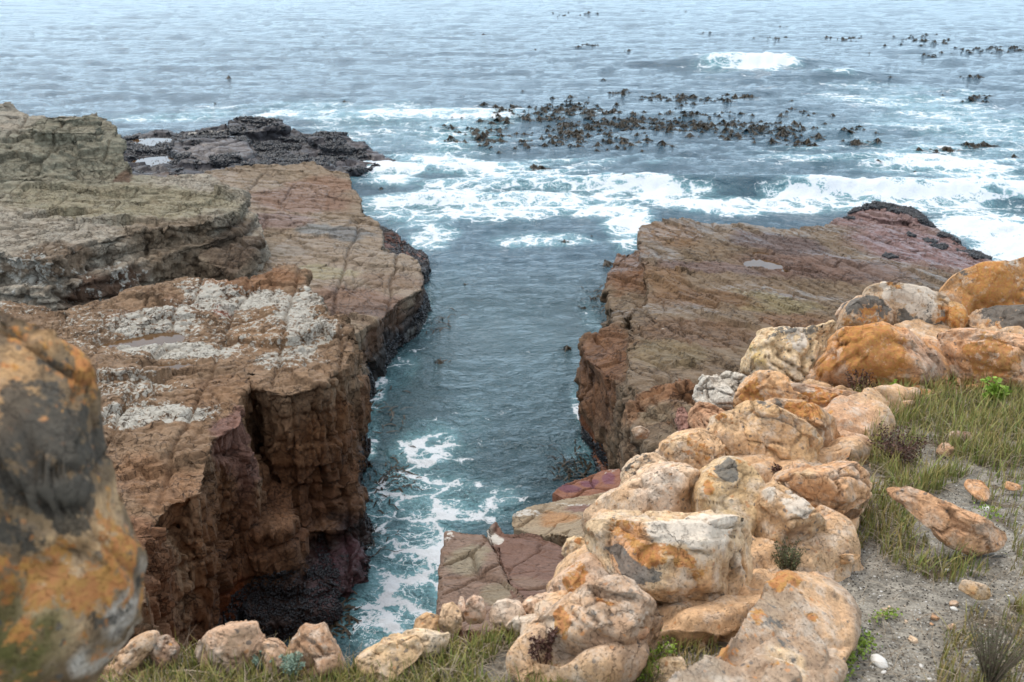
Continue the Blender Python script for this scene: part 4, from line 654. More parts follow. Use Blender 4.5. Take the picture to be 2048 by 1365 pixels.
SWELL = [(PZ(1230, 378, 0), 15., 1.1, .42, -.05), (PZ(900, 408, 0), 6., 1., .25, .1), (PZ(1050, 430, 0), 7., .9, .2, .1), (PZ(1480, 128, 0), 7.5, 2.2, .85, .04), (PZ(1670, 152, 0), 5., 1.8, .5, .04), (PZ(1800, 330, 0), 9., 1.2, .25, -.2), (PZ(1500, 385, 0), 9., 1.1, .35, -.05), (PZ(1000, 235, 0), 14, 2., .2, 0), (PZ(1980, 395, 0), 8., 1.2, .4, -.1), (PZ(850, 345, 0), 6., 1., .25, .1)]
wav = [(random.gauss(.25, .45), 2 ** random.uniform(-1.1, 3.2), random.random() * 6.28) for _ in range(26)]
def water_h(x, y):
    dist = np.hypot(x, y); calm = 1 - .55 * ss(46, 36, y) * ss(12, 5, np.abs(x + .5)); h = np.zeros_like(x)
    P3 = np.stack([x, y, 0 * x], 1); wp = fbm(P3 * .12, 2, 61) * 2.2
    for (a, L, ph) in wav:
        k = 2 * math.pi / L; am = .0115 * L ** .82 * ss(60 * L, 30 * L, dist); f = k * (-math.sin(a) * x + math.cos(a) * y + wp) + ph; sn = np.sin(f); h += am * (1 - np.abs(sn) * .9 + .5 * sn - .35)
    h = h * calm * (.6 + .8 * vn(P3 * .07, 3))
    for (c, lx, ly, a, rt) in SWELL:
        u, v = rot2(x - c[0], y - c[1], rt); v = v + .35 * wp * .6; e = np.exp(-(u / lx) ** 2 - (np.where(v > 0, v * .6, v * 1.5) / ly) ** 2); h += a * e
    return h
kk = np.concatenate([np.linspace(.78, .06, 820), np.geomspace(.0595, .0015, 60)]); yy = np.array([CH / k * (CT + ((ST - k) / CT) * ST) for k in kk]); uu = np.linspace(-1, 1, 1050)
WX = uu[None, :] * (yy[:, None] * .78 + 5); WY = np.repeat(yy[:, None], len(uu), 1); x, y = WX.ravel(), WY.ravel(); zz = water_h(x, y)
P3 = np.stack([x, y, 0 * x], 1); wa, wb = fbm(P3 * .35, 4, 71), fbm(P3 * .35 + 30, 4, 72); foam = np.zeros(len(x))
for (cx, cy, rx, ry, am) in FOW:
    m = min(rx, ry); d = np.hypot((x + wa * m * .6 - cx) / (rx * 1.1), (y + wb * m * .6 - cy) / (ry * 1.1)); aa = am * (1 - ss(.3, 1.3, d)); foam = np.maximum(foam, aa) + .25 * np.minimum(foam, aa) * (1 - np.maximum(foam, aa))
crest = ss(.06, .2, zz) * ss(30, 50, y) * .25
foam = np.clip(foam + crest * (vn(P3 * .05, 8) > .35), 0, 1)
nx_, ny_ = len(uu), len(kk); I = np.arange(nx_ * ny_).reshape(ny_, nx_); Q = np.stack([I[:-1, :-1], I[:-1, 1:], I[1:, 1:], I[1:, :-1]], -1).reshape(-1, 4)
zz = zz + .10 * foam ** 2 * (fbm(P3 * 2.5, 3, 81)) * ss(120, 60, y)
zz = zz + .55 * foam ** 3 * (fbm(P3 * .7, 3, 82) + .35) * ss(80, 95, y) * ss(130, 115, y)
t = NT('sea_water'); p = t.pos(); fo = t.sep(t.attr('foam').outputs['Color']); Fm = fo[0]
wp = t.vm('ADD', p, t.vm('SCALE', t.vm('SUBTRACT', t.noise(p, .55, 5, .6, col=True), (.5, .5, .5)), sc=1.9))
wp2 = t.vm('ADD', wp, t.vm('SCALE', t.vm('SUBTRACT', t.noise(p, 2.8, 4, .65, col=True), (.5, .5, .5)), sc=.42))
e1 = t.vor(t.mapv(wp2, (0, 0, .2), (.8, 1, 1)), 1.05); e2 = t.vor(wp2, 3.2); e3 = t.vor(wp2, 8.)
n1 = t.noise(wp, 1.1, 8, .68); n2 = t.noise(p, 9, 6, .7)
lace = t.m1('MINIMUM', t.m1('MULTIPLY', e1, 1.), t.m1('ADD', t.m1('MULTIPLY', e2, 1.5), .045)); lace = t.m1('MINIMUM', lace, t.m1('ADD', t.m1('MULTIPLY', e3, 1.9), .11))
# foam where the lace is thinner than the amount allows
dstw = fo[2]; big = t.noise(t.mapv(wp, (0, 0, .1), (.30, .9, 1)), .62, 8, .66)
vv = t.m1('SUBTRACT', t.m1('ADD', t.m1('MULTIPLY', Fm, .27), t.m1('MULTIPLY', t.m1('SUBTRACT', n1, .5), .42)), t.m1('ADD', lace, .10))
vv = t.m1('ADD', vv, t.m1('MULTIPLY', t.m1('SUBTRACT', big, .5), t.mr(dstw, 0, 1, .3, .85)))
vv = t.m1('ADD', vv, t.m1('MULTIPLY', t.m1('SUBTRACT', n2, .5), .10)); vv = t.m1('ADD', vv, t.m1('MULTIPLY', t.m1('POWER', Fm, 6.), .40))
fm = t.m1('MULTIPLY', t.mr(vv, t.mr(dstw, 0, .5, -.008, -.03), t.mr(dstw, 0, .5, .055, .11)), t.mr(Fm, .04, .2)); thin = t.m1('MULTIPLY', t.mr(vv, -.28, .05), t.mr(Fm, .2, .8))
bz = t.m1('ADD', t.m1('MULTIPLY', t.noise(t.mapv(wp, (0, 0, .25), (.75, 1.5, 1)), 1.6, 6, .58), 1.), t.m1('MULTIPLY', t.noise(t.mapv(p, (0, 0, .25), (.8, 1.5, 1)), 6.5, 4, .55), .22))
dst = t.sep(t.attr('foam').outputs['Color'])[2]; nb = t.bump(bz, 1., t.mr(dst, 0, 1, .28, .16)); nb = t.bump(t.m1('ADD', t.noise(t.mapv(p, (0, 0, .25), (.8, 1.3, 1)), .42, 6, .62), t.m1('MULTIPLY', t.noise(t.mapv(p, (0, 0, -.5), (.8, 1.3, 1)), 1.3, 4, .6), .3)), 1., t.mr(dst, 0, 1, 0., .5), nb)
deep = t.mix(t.mr(fo[1], 0, 1), (.022, .060, .090), (.024, .056, .068)); deep = t.mix(t.m1('MULTIPLY', thin, .75), deep, (.20, .42, .46)); deep = t.mix(t.m1('MULTIPLY', Fm, .25), deep, (.13, .30, .34))
wsh = t.bsdf(deep, .07, nb, IOR=1.333, Specular_IOR_Level=.5)
fsh = t.bsdf(t.mix(n2, (.50, .55, .59), (.70, .72, .74)), .75, t.bump(t.m1('ADD', n2, t.m1('MULTIPLY', n1, 1.5)), .6, .08), Specular_IOR_Level=.2)
ms = t.n('ShaderNodeMixShader'); t.put(ms.inputs[0], fm); t.t.links.new(wsh, ms.inputs[1]); t.t.links.new(fsh, ms.inputs[2]); M_sea = t.end(ms.outputs[0])
me = mesh('sea', np.stack([x, y, zz], 1), Q); chan = ss(42, 30, y) * ss(7, 4, np.abs(x)); setcol(me, 'foam', np.stack([foam, chan, ss(25, 110, y)], 1)); tag(obj('sea', me, M_sea), kind='structure')
# seabed keeps the underside closed
sb = mesh('seabed', [(-6000, -60, -3), (6000, -60, -3), (6000, 9000, -3), (-6000, 9000, -3)], [(0, 1, 2, 3)]); t = NT('seabed'); tag(obj('seabed', sb, t.end(t.bsdf((.02, .03, .03), .9))), kind='structure')

# ---------------------------------------------------------------- tide pools
t = NT('still_pool_water'); M_pool = t.end(t.bsdf(t.mix(t.noise(t.pos(), 3, 3), (.05, .03, .015), (.13, .07, .03)), .03, t.bump(t.noise(t.pos(), 4, 2), .2, .01), IOR=1.33))
def pool(px, py, z, rx, ry, ang, lab, mat=None):
    c = PZ(px, py, z); A_ = np.linspace(0, 2 * math.pi, 40, endpoint=False); u, v = np.cos(A_) * rx * 1.35, np.sin(A_) * ry * 1.35
    V = [(c[0] + a * math.cos(ang) - b * math.sin(ang), c[1] + a * math.sin(ang) + b * math.cos(ang), z - .05) for a, b in zip(u, v)]; V.append((c[0], c[1], z - .05))
    me = mesh('tide_pool', V, [(i, (i + 1) % 40, 40) for i in range(40)]); tag(obj('tide_pool', me, mat or M_pool), lab, 'tide pool')
pool(275, 685, 3.86, 1.05, .5, .5, 'larger still rock pool on the white-crusted left cliff'); pool(335, 737, 3.9, .6, .3, .3, 'small rusty pool in front of the larger pool on the left cliff')
pool(1525, 527, 1.62, .75, .55, -.4, 'widest shallow pool on the right-hand slab'); pool(1600, 545, 1.6, .7, .22, -.4, 'long narrow pool right of the widest pool on the slab'); pool(1520, 507, 1.55, .35, .3, -.4, 'little pool just above the widest pool on the slab'); pool(1570, 590, 1.9, .3, .18, -.4, 'small pool below the widest pool, in the middle of the slab')
pool(300, 283, .9, 1.2, .9, 0, 'upper bright pool among mussels on the far platform'); pool(315, 322, 1., 1., 1., 0, 'lower bright pool among mussels on the far platform')

# ---------------------------------------------------------------- mussels: far too many to count
t = NT('mussel_shells'); M_mus = t.end(t.bsdf(t.mix(t.noise(t.pos(), 6, 4), (.005, .006, .008), (.022, .024, .030)), .42, t.bump(t.noise(t.pos(), 30, 3), .5, .01)))
OC = np.array([(1, 0, 0), (-1, 0, 0), (0, 1, 0), (0, -1, 0), (0, 0, 1.), (0, 0, -1)]); OF = np.array([(0, 2, 4), (2, 1, 4), (1, 3, 4), (3, 0, 4), (2, 0, 5), (1, 2, 5), (3, 1, 5), (0, 3, 5)])
def scatter(name, pts, size, mat, label, cat, flat=.45):
    n = len(pts); s = size * (.6 + .8 * rng.random(n)); a, b = rng.random(n) * 6.28, rng.normal(0, .6, n); L = OC[None] * np.stack([s * 1.3, s * .7, s * flat * 1.4], 1)[:, None, :]
    ca, sa, cb, sb_ = np.cos(a)[:, None], np.sin(a)[:, None], np.cos(b)[:, None], np.sin(b)[:, None]
    x_, y_, z_ = L[..., 0], L[..., 1], L[..., 2]; x2 = x_ * cb - z_ * sb_; z2 = x_ * sb_ + z_ * cb
    V = np.stack([x2 * ca - y_ * sa, x2 * sa + y_ * ca, z2], -1) + pts[:, None, :]
    me = mesh(name, V.reshape(-1, 3), (np.arange(n)[:, None, None] * 6 + OF[None]).reshape(-1, 3)); return tag(obj(name, me, mat), label, cat, kind='stuff')
def on_rock(rock, blobs, n, z, zmax=9., seed=1, thr=.5, any_n=False):
    V, N = ROCKV[rock.name]; k = np.zeros(len(V)); wv = np.stack([fbm(V * .8, 4, seed), fbm(V * .8 + 9, 4, seed + 1)], 1)
    for (px, py, rx, ry) in blobs:
        cx, cy, ax, ay = (lambda c, s: (c[0], c[1], rx * s / F, abs(PZ(px, py - ry, z)[1] - PZ(px, py + ry, z)[1]) / 2))(PZ(px, py, z), SZ(px, py, z))
        k = np.maximum(k, 1.25 - np.hypot((V[:, 0] - cx) / ax + .35 * wv[:, 0], (V[:, 1] - cy) / ay + .35 * wv[:, 1]))
    k = k + .45 * fbm(V * 1.3, 4, seed + 5); ok = np.where((k > thr) & (V[:, 2] < zmax) & (V[:, 2] > -.15) & ((N[:, 2] > .1) | any_n))[0]
    return V[rng.choice(ok, n)] + rng.normal(0, .02, (n, 3)) if len(ok) else np.zeros((1, 3))
scatter('mussel_bed', on_rock(far_rock, mus1, 34000, .9, seed=3, thr=.2), .085, M_mus, 'black mussel beds covering the far left wave-washed platform', 'mussels')
mus2 = [(1480, 450, 60, 6), (1580, 455, 60, 7), (1620, 445, 40, 6), (1750, 414, 70, 8), (1820, 430, 34, 8), (1850, 442, 26, 8), (1690, 425, 30, 5), (1935, 480, 34, 10), (1980, 510, 36, 12), (1900, 470, 20, 6), (1775, 535, 16, 5), (1880, 498, 18, 5), (1920, 500, 14, 5), (1965, 518, 20, 6), (1860, 485, 12, 4), (1330, 440, 30, 3), (1820, 475, 8, 3), (1400, 444, 30, 3), (1700, 440, 12, 3)]
scatter('mussel_bed', on_rock(right, mus2, 12000, .7, 1.9, seed=9, thr=.48), .07, M_mus, 'black mussel beds along the seaward rim of the right slab', 'mussels')
V_, N_ = ROCKV[slab.name]; ok = np.where((V_[:, 2] < .75 + .3 * fbm(V_ * .8, 3, 5)) & (V_[:, 2] > -.1) & (fbm(V_ * 1.1, 3, 8) > -.35))[0]; scatter('mussel_bed', V_[rng.choice(ok, 15000)], .05, M_mus, 'dark mussel band along the foot of the long left slab', 'mussels')
V_, N_ = ROCKV[block.name]; ok = np.where((V_[:, 2] < .95 + .4 * fbm(V_ * .9, 3, 5)) & (V_[:, 2] > -.1) & (V_[:, 0] > -6.5) & (V_[:, 1] > 11) & (fbm(V_ * 1.3, 3, 8) > -.05))[0]; scatter('mussel_bed', V_[rng.choice(ok, 14000)], .03, M_mus, 'dark mussels and barnacles at the foot of the rust-brown left cliff', 'mussels')
V_, N_ = ROCKV[right.name]; ok = np.where((V_[:, 2] < .45 + .3 * fbm(V_ * .9, 3, 5)) & (V_[:, 2] > -.1) & (V_[:, 0] < 5.5) & (fbm(V_ * 1.1, 3, 8) > .1))[0]
if len(ok): scatter('mussel_bed', V_[rng.choice(ok, 5000)], .04, M_mus, 'dark mussels at the waterline under the right slab wall', 'mussels')

# ---------------------------------------------------------------- kelp
t = NT('kelp_fronds'); oi = t.n('ShaderNodeObjectInfo').outputs['Random']; kc = t.mix(t.noise(t.pos(), 4, 3), (.010, .008, .005), (.035, .026, .012)); kc = t.mix(oi, kc, t.mix(1., kc, (1.5, 1.3, 1.1), 'MULTIPLY')); M_kelp = t.end(t.bsdf(kc, .5, Specular_IOR_Level=.25))
def strips(paths, widths):
    V, Fc = [], []
    for pth, wd in zip(paths, widths):
        n = len(pth); d = np.gradient(pth, axis=0); s = np.cross(d, (0, 0, 1.)); s /= np.maximum(np.linalg.norm(s, axis=1), 1e-6)[:, None]; tt = np.linspace(0, 1, n); ww = wd * (.35 + 1.2 * tt * (1 - tt) + .05)
        b = len(V)
        for i in range(n): V += [tuple(pth[i] + s[i] * ww[i]), tuple(pth[i] - s[i] * ww[i] + np.array([0, 0, ww[i] * .4]))]
        for i in range(n - 1): Fc.append((b + 2 * i, b + 2 * i + 1, b + 2 * i + 3, b + 2 * i + 2))
    return V, Fc
def kelp_head(seed):
    r = random.Random(seed); paths, wd = [], []; H = r.uniform(.16, .36); lean = np.array([r.uniform(-.15, .15), r.uniform(-.1, .1), 0])
    for k in range(15):
        a = r.random() * 6.28; L = r.uniform(.22, .5); T = np.linspace(0, 1, 5); up = H * r.uniform(.7, 1.1)
        P_ = np.stack([np.cos(a) * L * T ** 1.2, np.sin(a) * L * T ** 1.2, up * (1 - T ** 1.8) + r.uniform(-.03, .03) * T - .02], 1) + lean * (1 - T)[:, None]; paths.append(P_); wd.append(r.uniform(.05, .095))
    for k in range(7):
        a = r.random() * 6.28; L = r.uniform(.5, 1.15); T = np.linspace(0, 1, 6); b_ = r.uniform(-.7, .7)
        paths.append(np.stack([np.cos(a + b_ * T) * L * T, np.sin(a + b_ * T) * L * T, .03 + .05 * np.sin(T * 5 + k)], 1)); wd.append(r.uniform(.035, .07))
    T = np.linspace(0, 1, 4); paths.append(np.stack([lean[0] * T, lean[1] * T, -.2 + (H + .15) * T], 1)); wd.append(.07)
    V, Fc = strips(paths, wd); b = len(V); O = OC * np.array((.085, .085, .10)) + np.array([lean[0], lean[1], H * .85]); V = [tuple(v) for v in V] + [tuple(o) for o in O]
    me = bpy.data.meshes.new('kelp_head'); me.from_pydata(V, [], Fc + [tuple(f + b) for f in OF]); me.materials.append(M_kelp)
    for p_ in me.polygons: p_.use_smooth = True
    return me
KM = [kelp_head(i) for i in range(9)]
KC = [(960, 262, 60, 26, 34), (1080, 235, 60, 12, 26), (1150, 222, 70, 16, 46), (1180, 250, 90, 16, 30), (1250, 245, 70, 16, 44), (1340, 250, 90, 16, 40), (1450, 255, 100, 20, 60), (1550, 262, 80, 18, 34), (1130, 283, 50, 12, 16), (1240, 185, 26, 5, 10), (1330, 195, 40, 8, 14), (1400, 202, 60, 10, 18), (1480, 195, 30, 5, 8), (1000, 285, 50, 12, 14), (1270, 290, 50, 10, 10), (1590, 290, 40, 8, 9), (1700, 262, 30, 6, 5), (1620, 225, 40, 6, 5), (1710, 288, 24, 3, 5),
      (1830, 78, 50, 9, 16), (1690, 78, 50, 6, 12), (1960, 100, 50, 6, 20), (2040, 96, 30, 6, 10), (1860, 112, 16, 3, 4), (1960, 292, 30, 4, 8), (1890, 302, 34, 3, 6), (1960, 200, 30, 6, 7), (1950, 158, 14, 3, 3), (1150, 28, 40, 5, 6), (1180, 92, 20, 2, 5), (1560, 76, 26, 2, 4), (1080, 341, 14, 2, 3), (1030, 215, 50, 8, 8), (1160, 262, 90, 20, 22)]
singles = [(966, 70), (1258, 102), (1286, 22), (1371, 22), (1426, 49), (1406, 66), (1420, 66), (1062, 100), (1070, 99), (1560, 52), (1574, 53), (1740, 106), (430, 206), (688, 203), (458, 158), (322, 158), (1045, 182), (927, 154), (1206, 160), (1584, 201), (1756, 326), (1830, 346), (1246, 371), (1128, 481), (1184, 470), (930, 568), (1186, 594), (1196, 590), (1206, 598), (1166, 612), (1216, 528), (1132, 700), (2026, 313), (1886, 190), (1780, 158), (763, 376), (876, 726)]
pts = [(px, py) for px, py in singles]
for (cx, cy, rx, ry, n) in KC:
    for _ in range(int(n * 2.0)): pts.append((cx + rx * random.gauss(0, .6), cy + ry * random.gauss(0, .6)))
W3 = np.array([PZ(px, py, .05)[:2] for px, py in pts]); hz = water_h(W3[:, 0].copy(), W3[:, 1].copy()); order = np.argsort(np.hypot(W3[:, 0], W3[:, 1])); bulk = []
kg = 'kelp heads floating in the bay'
for j, i in enumerate(order):
    sc = random.choice((.36, .46, .56, .68, .84)) * random.uniform(.8, 1.15) * (.8 if W3[i, 1] < 46 else 1.); M = (W3[i, 0], W3[i, 1], hz[i] - .03)
    if j < 300:
        o = bpy.data.objects.new('floating_kelp', KM[(j * 5) % 9]); COL.objects.link(o); o.location = M; o.rotation_euler = (0, 0, random.random() * 6.28); o.scale = (sc, sc, sc * random.uniform(.75, 1.25))
        ins = W3[i, 1] < 41; tag(o, 'dark brown kelp head afloat inside the narrow channel' if ins else 'dark brown kelp head breaking the surface of the open bay', 'kelp', kg + (' channel' if ins else ''))
    else: bulk.append((M, sc))
V, Fc = [], []
for (M, sc) in bulk:
    m = random.choice(KM); a = random.random() * 6.28; b = len(V); vv_ = getv(m) * sc; c_, s_ = math.cos(a), math.sin(a)
    V += [(M[0] + q[0] * c_ - q[1] * s_, M[1] + q[0] * s_ + q[1] * c_, M[2] + q[2]) for q in vv_]; Fc += [tuple(b + k for k in p_.vertices) for p_ in m.polygons]
if V: me = bpy.data.meshes.new('kelp_field'); me.from_pydata(V, [], Fc); tag(obj('kelp_field', me, M_kelp), 'farthest dark kelp heads scattered over the open sea', 'kelp', kind='stuff')
def kelp_mat(px, py, z, rx, ry, n, L, lab, flow=0., wd=.03, spread=1.2):
    c = PZ(px, py, z); s = SZ(px, py, z); ax, ay = rx * s / F, abs(PZ(px, py - ry, z)[1] - PZ(px, py + ry, z)[1]) / 2; paths, ws = [], []
    for _ in range(n):
        x0, y0 = random.gauss(0, .5) * ax, random.gauss(0, .5) * ay; a = flow + random.gauss(0, spread); l = L * random.uniform(.5, 1.2); T = np.linspace(0, 1, 8); bend = random.gauss(0, .8)
        ang = a + bend * T; X_ = x0 + np.cumsum(np.cos(ang)) * l / 8; Y_ = y0 + np.cumsum(np.sin(ang)) * l / 8
        Z_ = water_h(c[0] + X_, c[1] + Y_) + .015 + .03 * np.sin(T * 7 + random.random() * 6) if z < .5 else z + .02 - (T ** 2) * .3
        paths.append(np.stack([X_, Y_, Z_ - (z if z >= .5 else 0) * 0], 1) + np.array([c[0], c[1], 0])); ws.append(wd * random.uniform(.6, 1.2))
    V, Fc = strips(paths, ws); me = bpy.data.meshes.new('kelp_clump'); me.from_pydata([tuple(v) for v in V], [], Fc); tag(obj('kelp_clump', me, M_kelp), lab, 'kelp')
kelp_mat(760, 830, 0, 50, 50, 26, .7, 'strands of kelp drifting beside the left cliff, above the foam', 0.3)
kelp_mat(765, 960, 0, 45, 50, 60, .6, 'dense brown kelp clump swirling at the left cliff halfway down the channel', .6)
kelp_mat(1160, 945, 0, 45, 34, 80, .55, 'dark kelp clump by the plum-red rocks at the right of the channel', 2.2)
kelp_mat(640, 1235, 0, 60, 34, 90, .5, 'brown-green kelp draped over the rocks at the bottom of the inlet', -.3, .03, .6)
kelp_mat(740, 1090, 0, 30, 40, 24, .5, 'thin kelp strands in the foam under the left cliff', .4, .02)
kelp_mat(1190, 610, 0, 26, 34, 22, .7, 'kelp strands trailing under the right slab wall', 1.2)
kelp_mat(870, 650, 0, 26, 34, 20, .6, 'kelp strands trailing off the corner of the left slab', .4)
kelp_mat(1210, 900, 0, 40, 30, 60, .4, 'kelp swaying in the dark nook under the ochre waterline', 1.8)

# ---------------------------------------------------------------- small plants
def plant_mat(n_, c1, c2, rg=.7):
    t = NT(n_); return t.end(t.bsdf(t.mix(t.noise(t.pos(), 30, 3), lin(c1) * .75, lin(c2) * .75), rg))
M_dry = plant_mat('dry_brown_twigs', (66, 36, 28), (110, 70, 52)); M_twg = plant_mat('grey_twigs', (104, 90, 76), (150, 134, 112)); M_suc = plant_mat('bright_succulent_leaves', (96, 140, 40), (176, 196, 70)); M_silv = plant_mat('silver_leaves', (120, 140, 120), (170, 190, 166)); M_olv = plant_mat('dull_bush_leaves', (62, 70, 40), (110, 112, 66)); M_shell = plant_mat('bleached_shell', (222, 218, 208), (246, 242, 236), .5)
def leafcloud(C, size, n_, flat=.3):
    n = len(C); V = np.zeros((n, 4, 3)); a = rng.random(n) * 6.28; e = rng.normal(0, .7, n); s = size * (.6 + .8 * rng.random(n)); u = np.stack([np.cos(a) * np.cos(e), np.sin(a) * np.cos(e), np.sin(e)], 1); w_ = np.cross(u, rng.normal(0, 1, (n, 3))); w_ /= np.linalg.norm(w_, axis=1)[:, None]
    V[:, 0] = C; V[:, 1] = C + u * s[:, None] * .5 + w_ * s[:, None] * flat; V[:, 2] = C + u * s[:, None]; V[:, 3] = C + u * s[:, None] * .5 - w_ * s[:, None] * flat
    return mesh(n_, V.reshape(-1, 3), np.arange(n * 4).reshape(-1, 4))
def shrub(px, py, w_px, h_px, label, name, cat, leaf_m, stem_m, nst=16, leaf=.012, nl=900, ds=0., flat=.3, low=.35):
    s = SG(px, py) + ds; b = PD(px, py, s); b[2] = min(b[2], ground_z(b[None, :2])[0] + .06) if ds == 0 else b[2]; W = w_px * s / F / 2; H = h_px * s / F
    root = bpy.data.objects.new(name, None); COL.objects.link(root); root.location = b; tag(root, label, cat)
    base, L, tips = [], [], []
    V, Fc = [], []
    for k in range(nst):
        a = random.random() * 6.28; r = W * math.sqrt(random.random()); h = H * random.uniform(.5, 1.); p0 = np.array([r * .15 * math.cos(a), r * .15 * math.sin(a), -.01]); p2 = np.array([r * math.cos(a), r * math.sin(a), h]); p1 = (p0 + p2) / 2 + np.array([0, 0, h * .12])
        T = np.linspace(0, 1, 7)[:, None]; c = (1 - T) ** 2 * p0 + 2 * T * (1 - T) * p1 + T ** 2 * p2; rad = .0022 + .0012 * s / 3
        for j, q in enumerate(c):
            rr = rad * (1 - .7 * j / 6)
            for m in range(3): V.append((q[0] + rr * math.cos(m * 2.09), q[1] + rr * math.sin(m * 2.09), q[2]))
        o_ = len(V) - 21
        for j in range(6):
            for m in range(3): Fc.append((o_ + 3 * j + m, o_ + 3 * j + (m + 1) % 3, o_ + 3 * j + 3 + (m + 1) % 3, o_ + 3 * j + 3 + m))
        for _ in range(nl // nst):
            tt = low + (1 - low) * random.random(); q = (1 - tt) ** 2 * p0 + 2 * tt * (1 - tt) * p1 + tt ** 2 * p2; tips.append(q + np.random.default_rng(len(tips) + k * 977).normal(0, 1, 3) * (W * .07, W * .07, H * .03))
    obj('stem', mesh('stem', V, Fc), stem_m, root); obj('foliage', leafcloud(np.array(tips), leaf * s / 3, 'foliage', flat), leaf_m, root)
shrub(1790, 925, 120, 72, 'dark maroon-brown dying shrub between the orange rocks and grass', 'dry_shrub', 'shrub', M_dry, M_twg, 40, .008, 1500, low=.2)
shrub(1715, 790, 70, 60, 'small brown bush on the left end of the upper grass', 'dry_shrub', 'shrub', M_dry, M_olv, 14, .008, 500)
shrub(1088, 1335, 60, 92, 'dead dark-brown sprig in front of the mottled brown rock', 'dry_sprig', 'dead plant', M_dry, M_dry, 9, .012, 420, low=.55)
shrub(1552, 930, 34, 66, 'thin reddish dry sprig below the grey-backed boulder', 'dry_sprig', 'dead plant', M_dry, M_dry, 6, .006, 90, low=.6)
shrub(1556, 960, 30, 34, 'small black-brown tuft in a gap between tan rocks', 'dry_tuft', 'dead plant', M_dry, M_dry, 12, .008, 500)
shrub(1572, 1150, 80, 74, 'olive feathery bush right of the flat-topped boulder', 'bush', 'bush', M_olv, M_twg, 40, .0065, 1500)
shrub(1980, 1360, 150, 150, 'greyish wiry bush in the bottom right corner', 'bush', 'bush', M_olv, M_twg, 60, .006, 1800, low=.15)
shrub(1985, 815, 46, 62, 'bright lime-green plant in the upper right grass', 'leafy_plant', 'plant', M_suc, M_suc, 14, .014, 420, flat=.45)
shrub(1790, 800, 50, 34, 'lime-green seedling near the middle of the upper grass', 'leafy_plant', 'plant', M_suc, M_suc, 10, .010, 260, flat=.45)
shrub(585, 1350, 60, 60, 'silvery-green leafy sprig in front of the peaked brown rock', 'leafy_plant', 'plant', M_silv, M_silv, 12, .008, 700, flat=.4)
shrub(530, 1335, 50, 40, 'silvery-green sprig left of the peaked brown rock', 'leafy_plant', 'plant', M_silv, M_silv, 10, .008, 420, flat=.4)
def creeper(pp, lab, n=300, size=.011, w_=16, up=.02):
    C = []
    for _ in range(n):
        k = random.random() * (len(pp) - 1); i = int(k); f_ = k - i; px = pp[i][0] * (1 - f_) + pp[i + 1][0] * f_ + random.gauss(0, w_); py = pp[i][1] * (1 - f_) + pp[i + 1][1] * f_ + random.gauss(0, w_ * .6); C.append(PG(px, py))
    C = np.array(C); C[:, 2] = ground_z(C[:, :2]) + rng.random(n) * up + .004; o = obj('creeping_plant', leafcloud(C, size, 'creeping_plant', .42), M_suc); tag(o, lab, 'plant')
creeper([(1670, 1350), (1680, 1310), (1710, 1280), (1735, 1255)], 'lime creeping succulent along the right edge of the foreground slab', 700, w_=17)
creeper([(1750, 1215), (1775, 1208), (1795, 1204)], 'small lime succulent above the white shell', 130, w_=7)
creeper([(1280, 1345), (1310, 1310), (1330, 1280), (1345, 1230)], 'green leafy weed below the flat-topped boulder', 900, .011, 22, .05)
creeper([(1960, 1010), (1990, 1030)], 'small green weed above the long flat rock', 90, .012, 9)
# ---------------------------------------------------------------- shells and twigs
def stone(px, py, wpx, lab, name='shell', cat='shell', mat=None, ar=.7, seed=1, hh=.45):
    s = SG(px, py); c = PG(px, py); U, f = ico(3); r = wpx * s / F / 2; V = U * np.array((r, r * ar, r * hh)); V = V * (1 + .12 * fbm(U * 2.2, 3, seed)[:, None]); a = seed * 1.3; x_, y_ = rot2(V[:, 0], V[:, 1], a)
    c[2] = ground_z(c[None, :2])[0] + r * hh * .4; tag(obj(name, mesh(name, np.stack([x_, y_, V[:, 2]], 1) + c, f), mat or M_shell), lab, cat)
stone(1762, 1302, 42, 'largest white shell on the sand beside the lime creeper', seed=1)
stone(1772, 1322, 14, 'tiny white shell touching the largest shell', seed=2); stone(1912, 1198, 16, 'small white shell left of the square tan stone', seed=3); stone(1848, 1306, 14, 'white shell chip right of the largest shell', seed=4); stone(1864, 1336, 12, 'pale shell chip near the bottom right bush', seed=5)
stone(1974, 1014, 24, 'white shell above the long flat orange rock', seed=6); stone(1898, 1124, 12, 'shell chip below the long flat orange rock', seed=7); stone(704, 1316 + 22, 10, 'tiny white shell on the bottom rim near the water', seed=8)
stone(808, 1306, 44, 'long white shell fragment on the cream rim rocks', seed=9, ar=.4); stone(928, 1254, 12, 'tiny white shell below the pink egg rock', seed=10)
C = []
for _ in range(900):
    px, py = random.uniform(1640, 2100), random.uniform(960, 1365); C.append(PG(px, py))
C = np.array(C); C[:, 2] = ground_z(C[:, :2]) + .001
scatter('shell_grit', C, .0035, M_shell, 'white shell grit strewn over the grey sand', 'shell grit')
M_blk = plant_mat('dark_litter', (40, 36, 32), (90, 80, 68)); C = np.array([PG(random.uniform(1640, 2100), random.uniform(960, 1365)) for _ in range(2600)]); C[:, 2] = ground_z(C[:, :2]) + .001
scatter('soil_litter', C, .004, M_blk, 'dark specks of litter over the grey sand', 'litter')

tw = np.array([PG(random.uniform(1650, 2100), random.uniform(900, 1365)) for _ in range(420)]); tw[:, 2] = ground_z(tw[:, :2]) + .004
g = ribbons('fallen_twigs', tw, .03 + .07 * rng.random(420), np.full(420, .0022), 1.5 + rng.random(420), rng.random(420) * 6.28, np.stack([rng.random(420), rng.random(420)], 1), M_thatch, 3, 1.7)
tag(g, 'thin dead twigs strewn over the sand', 'twigs', kind='stuff')

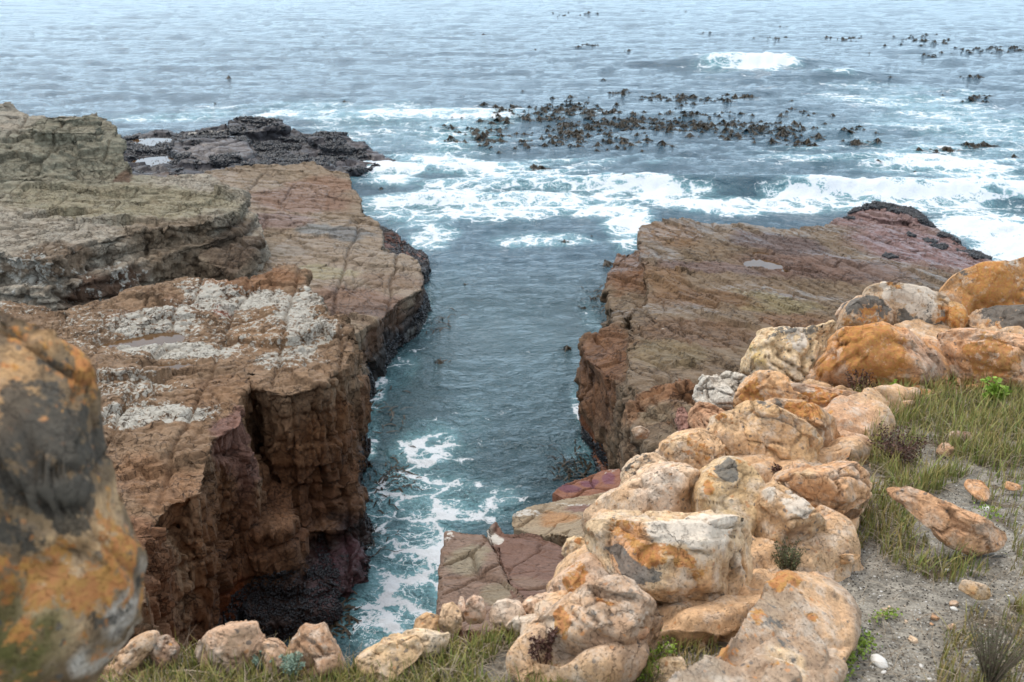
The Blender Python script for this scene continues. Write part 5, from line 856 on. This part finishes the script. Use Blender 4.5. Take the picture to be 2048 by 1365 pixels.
U3, f3 = ico(4); protos = []
for k in range(6):
    V = U3 * np.array((1., .75, .6)); tl, fi, fe = facet(U3 * 1.1 + k * 5, 300 + k); rr = np.random.default_rng(k)
    for _ in range(9):
        nn = rr.normal(0, 1, 3); nn /= np.linalg.norm(nn); pj = V @ nn; V = V - nn[None] * np.maximum(pj - np.quantile(pj, .84), 0)[:, None]
    V = V * (1 + .10 * tl + .03 * fbm(U3 * 4, 3, k))[:, None]; me = mesh('stone', V, f3)
    setcol(me, 'col', np.tile((A(224, 190, 156), A(212, 160, 118), A(232, 214, 192), A(190, 148, 116), A(216, 150, 100), A(200, 176, 150))[k], (len(V), 1))); setcol(me, 'lich', np.tile((.2, .15, .15), (len(V), 1))); setcol(me, 'det', np.tile((0, .4, 0), (len(V), 1))); me.materials.append(M_sand); protos.append(me)
bands = [([(1660, 1110), (1700, 1030), (1750, 970), (1730, 920)], 22, 'small broken stone on the sand and grass right of the ridge boulders', 'stones right of the ridge', .012),
         ([(1060, 1330), (1200, 1335), (1290, 1290), (1420, 1270)], 24, 'small broken stone in the grass at the foot of the flat-topped boulder', 'stones at the foot of the flat-topped boulder', .014),
         ([(700, 1345), (850, 1300), (990, 1268), (1100, 1258)], 26, 'pale chip of rock along the rim of small cream stones', 'chips along the cream rim', .014),
         ([(1720, 1150), (1850, 1240), (1960, 1150), (1900, 1300)], 16, 'small stone lying on the open grey sand', 'stones on the open sand', .009)]
for pp, n, lab, grp, sz in bands:
    for _ in range(n):
        k = random.random() * (len(pp) - 1); i = int(k); f_ = k - i; px = pp[i][0] * (1 - f_) + pp[i + 1][0] * f_ + random.gauss(0, 24); py = pp[i][1] * (1 - f_) + pp[i + 1][1] * f_ + random.gauss(0, 14); c = PG(px, py); r = sz * random.choice((.6, .9, 1.2, 1.8, 2.6))
        c[2] = ground_z(c[None, :2])[0] + r * .25; o = bpy.data.objects.new('stone', random.choice(protos)); COL.objects.link(o); o.location = c; o.scale = (r, r, r); o.rotation_euler = (random.gauss(0, .3), random.gauss(0, .3), random.random() * 6.28); tag(o, lab, 'stone', grp)
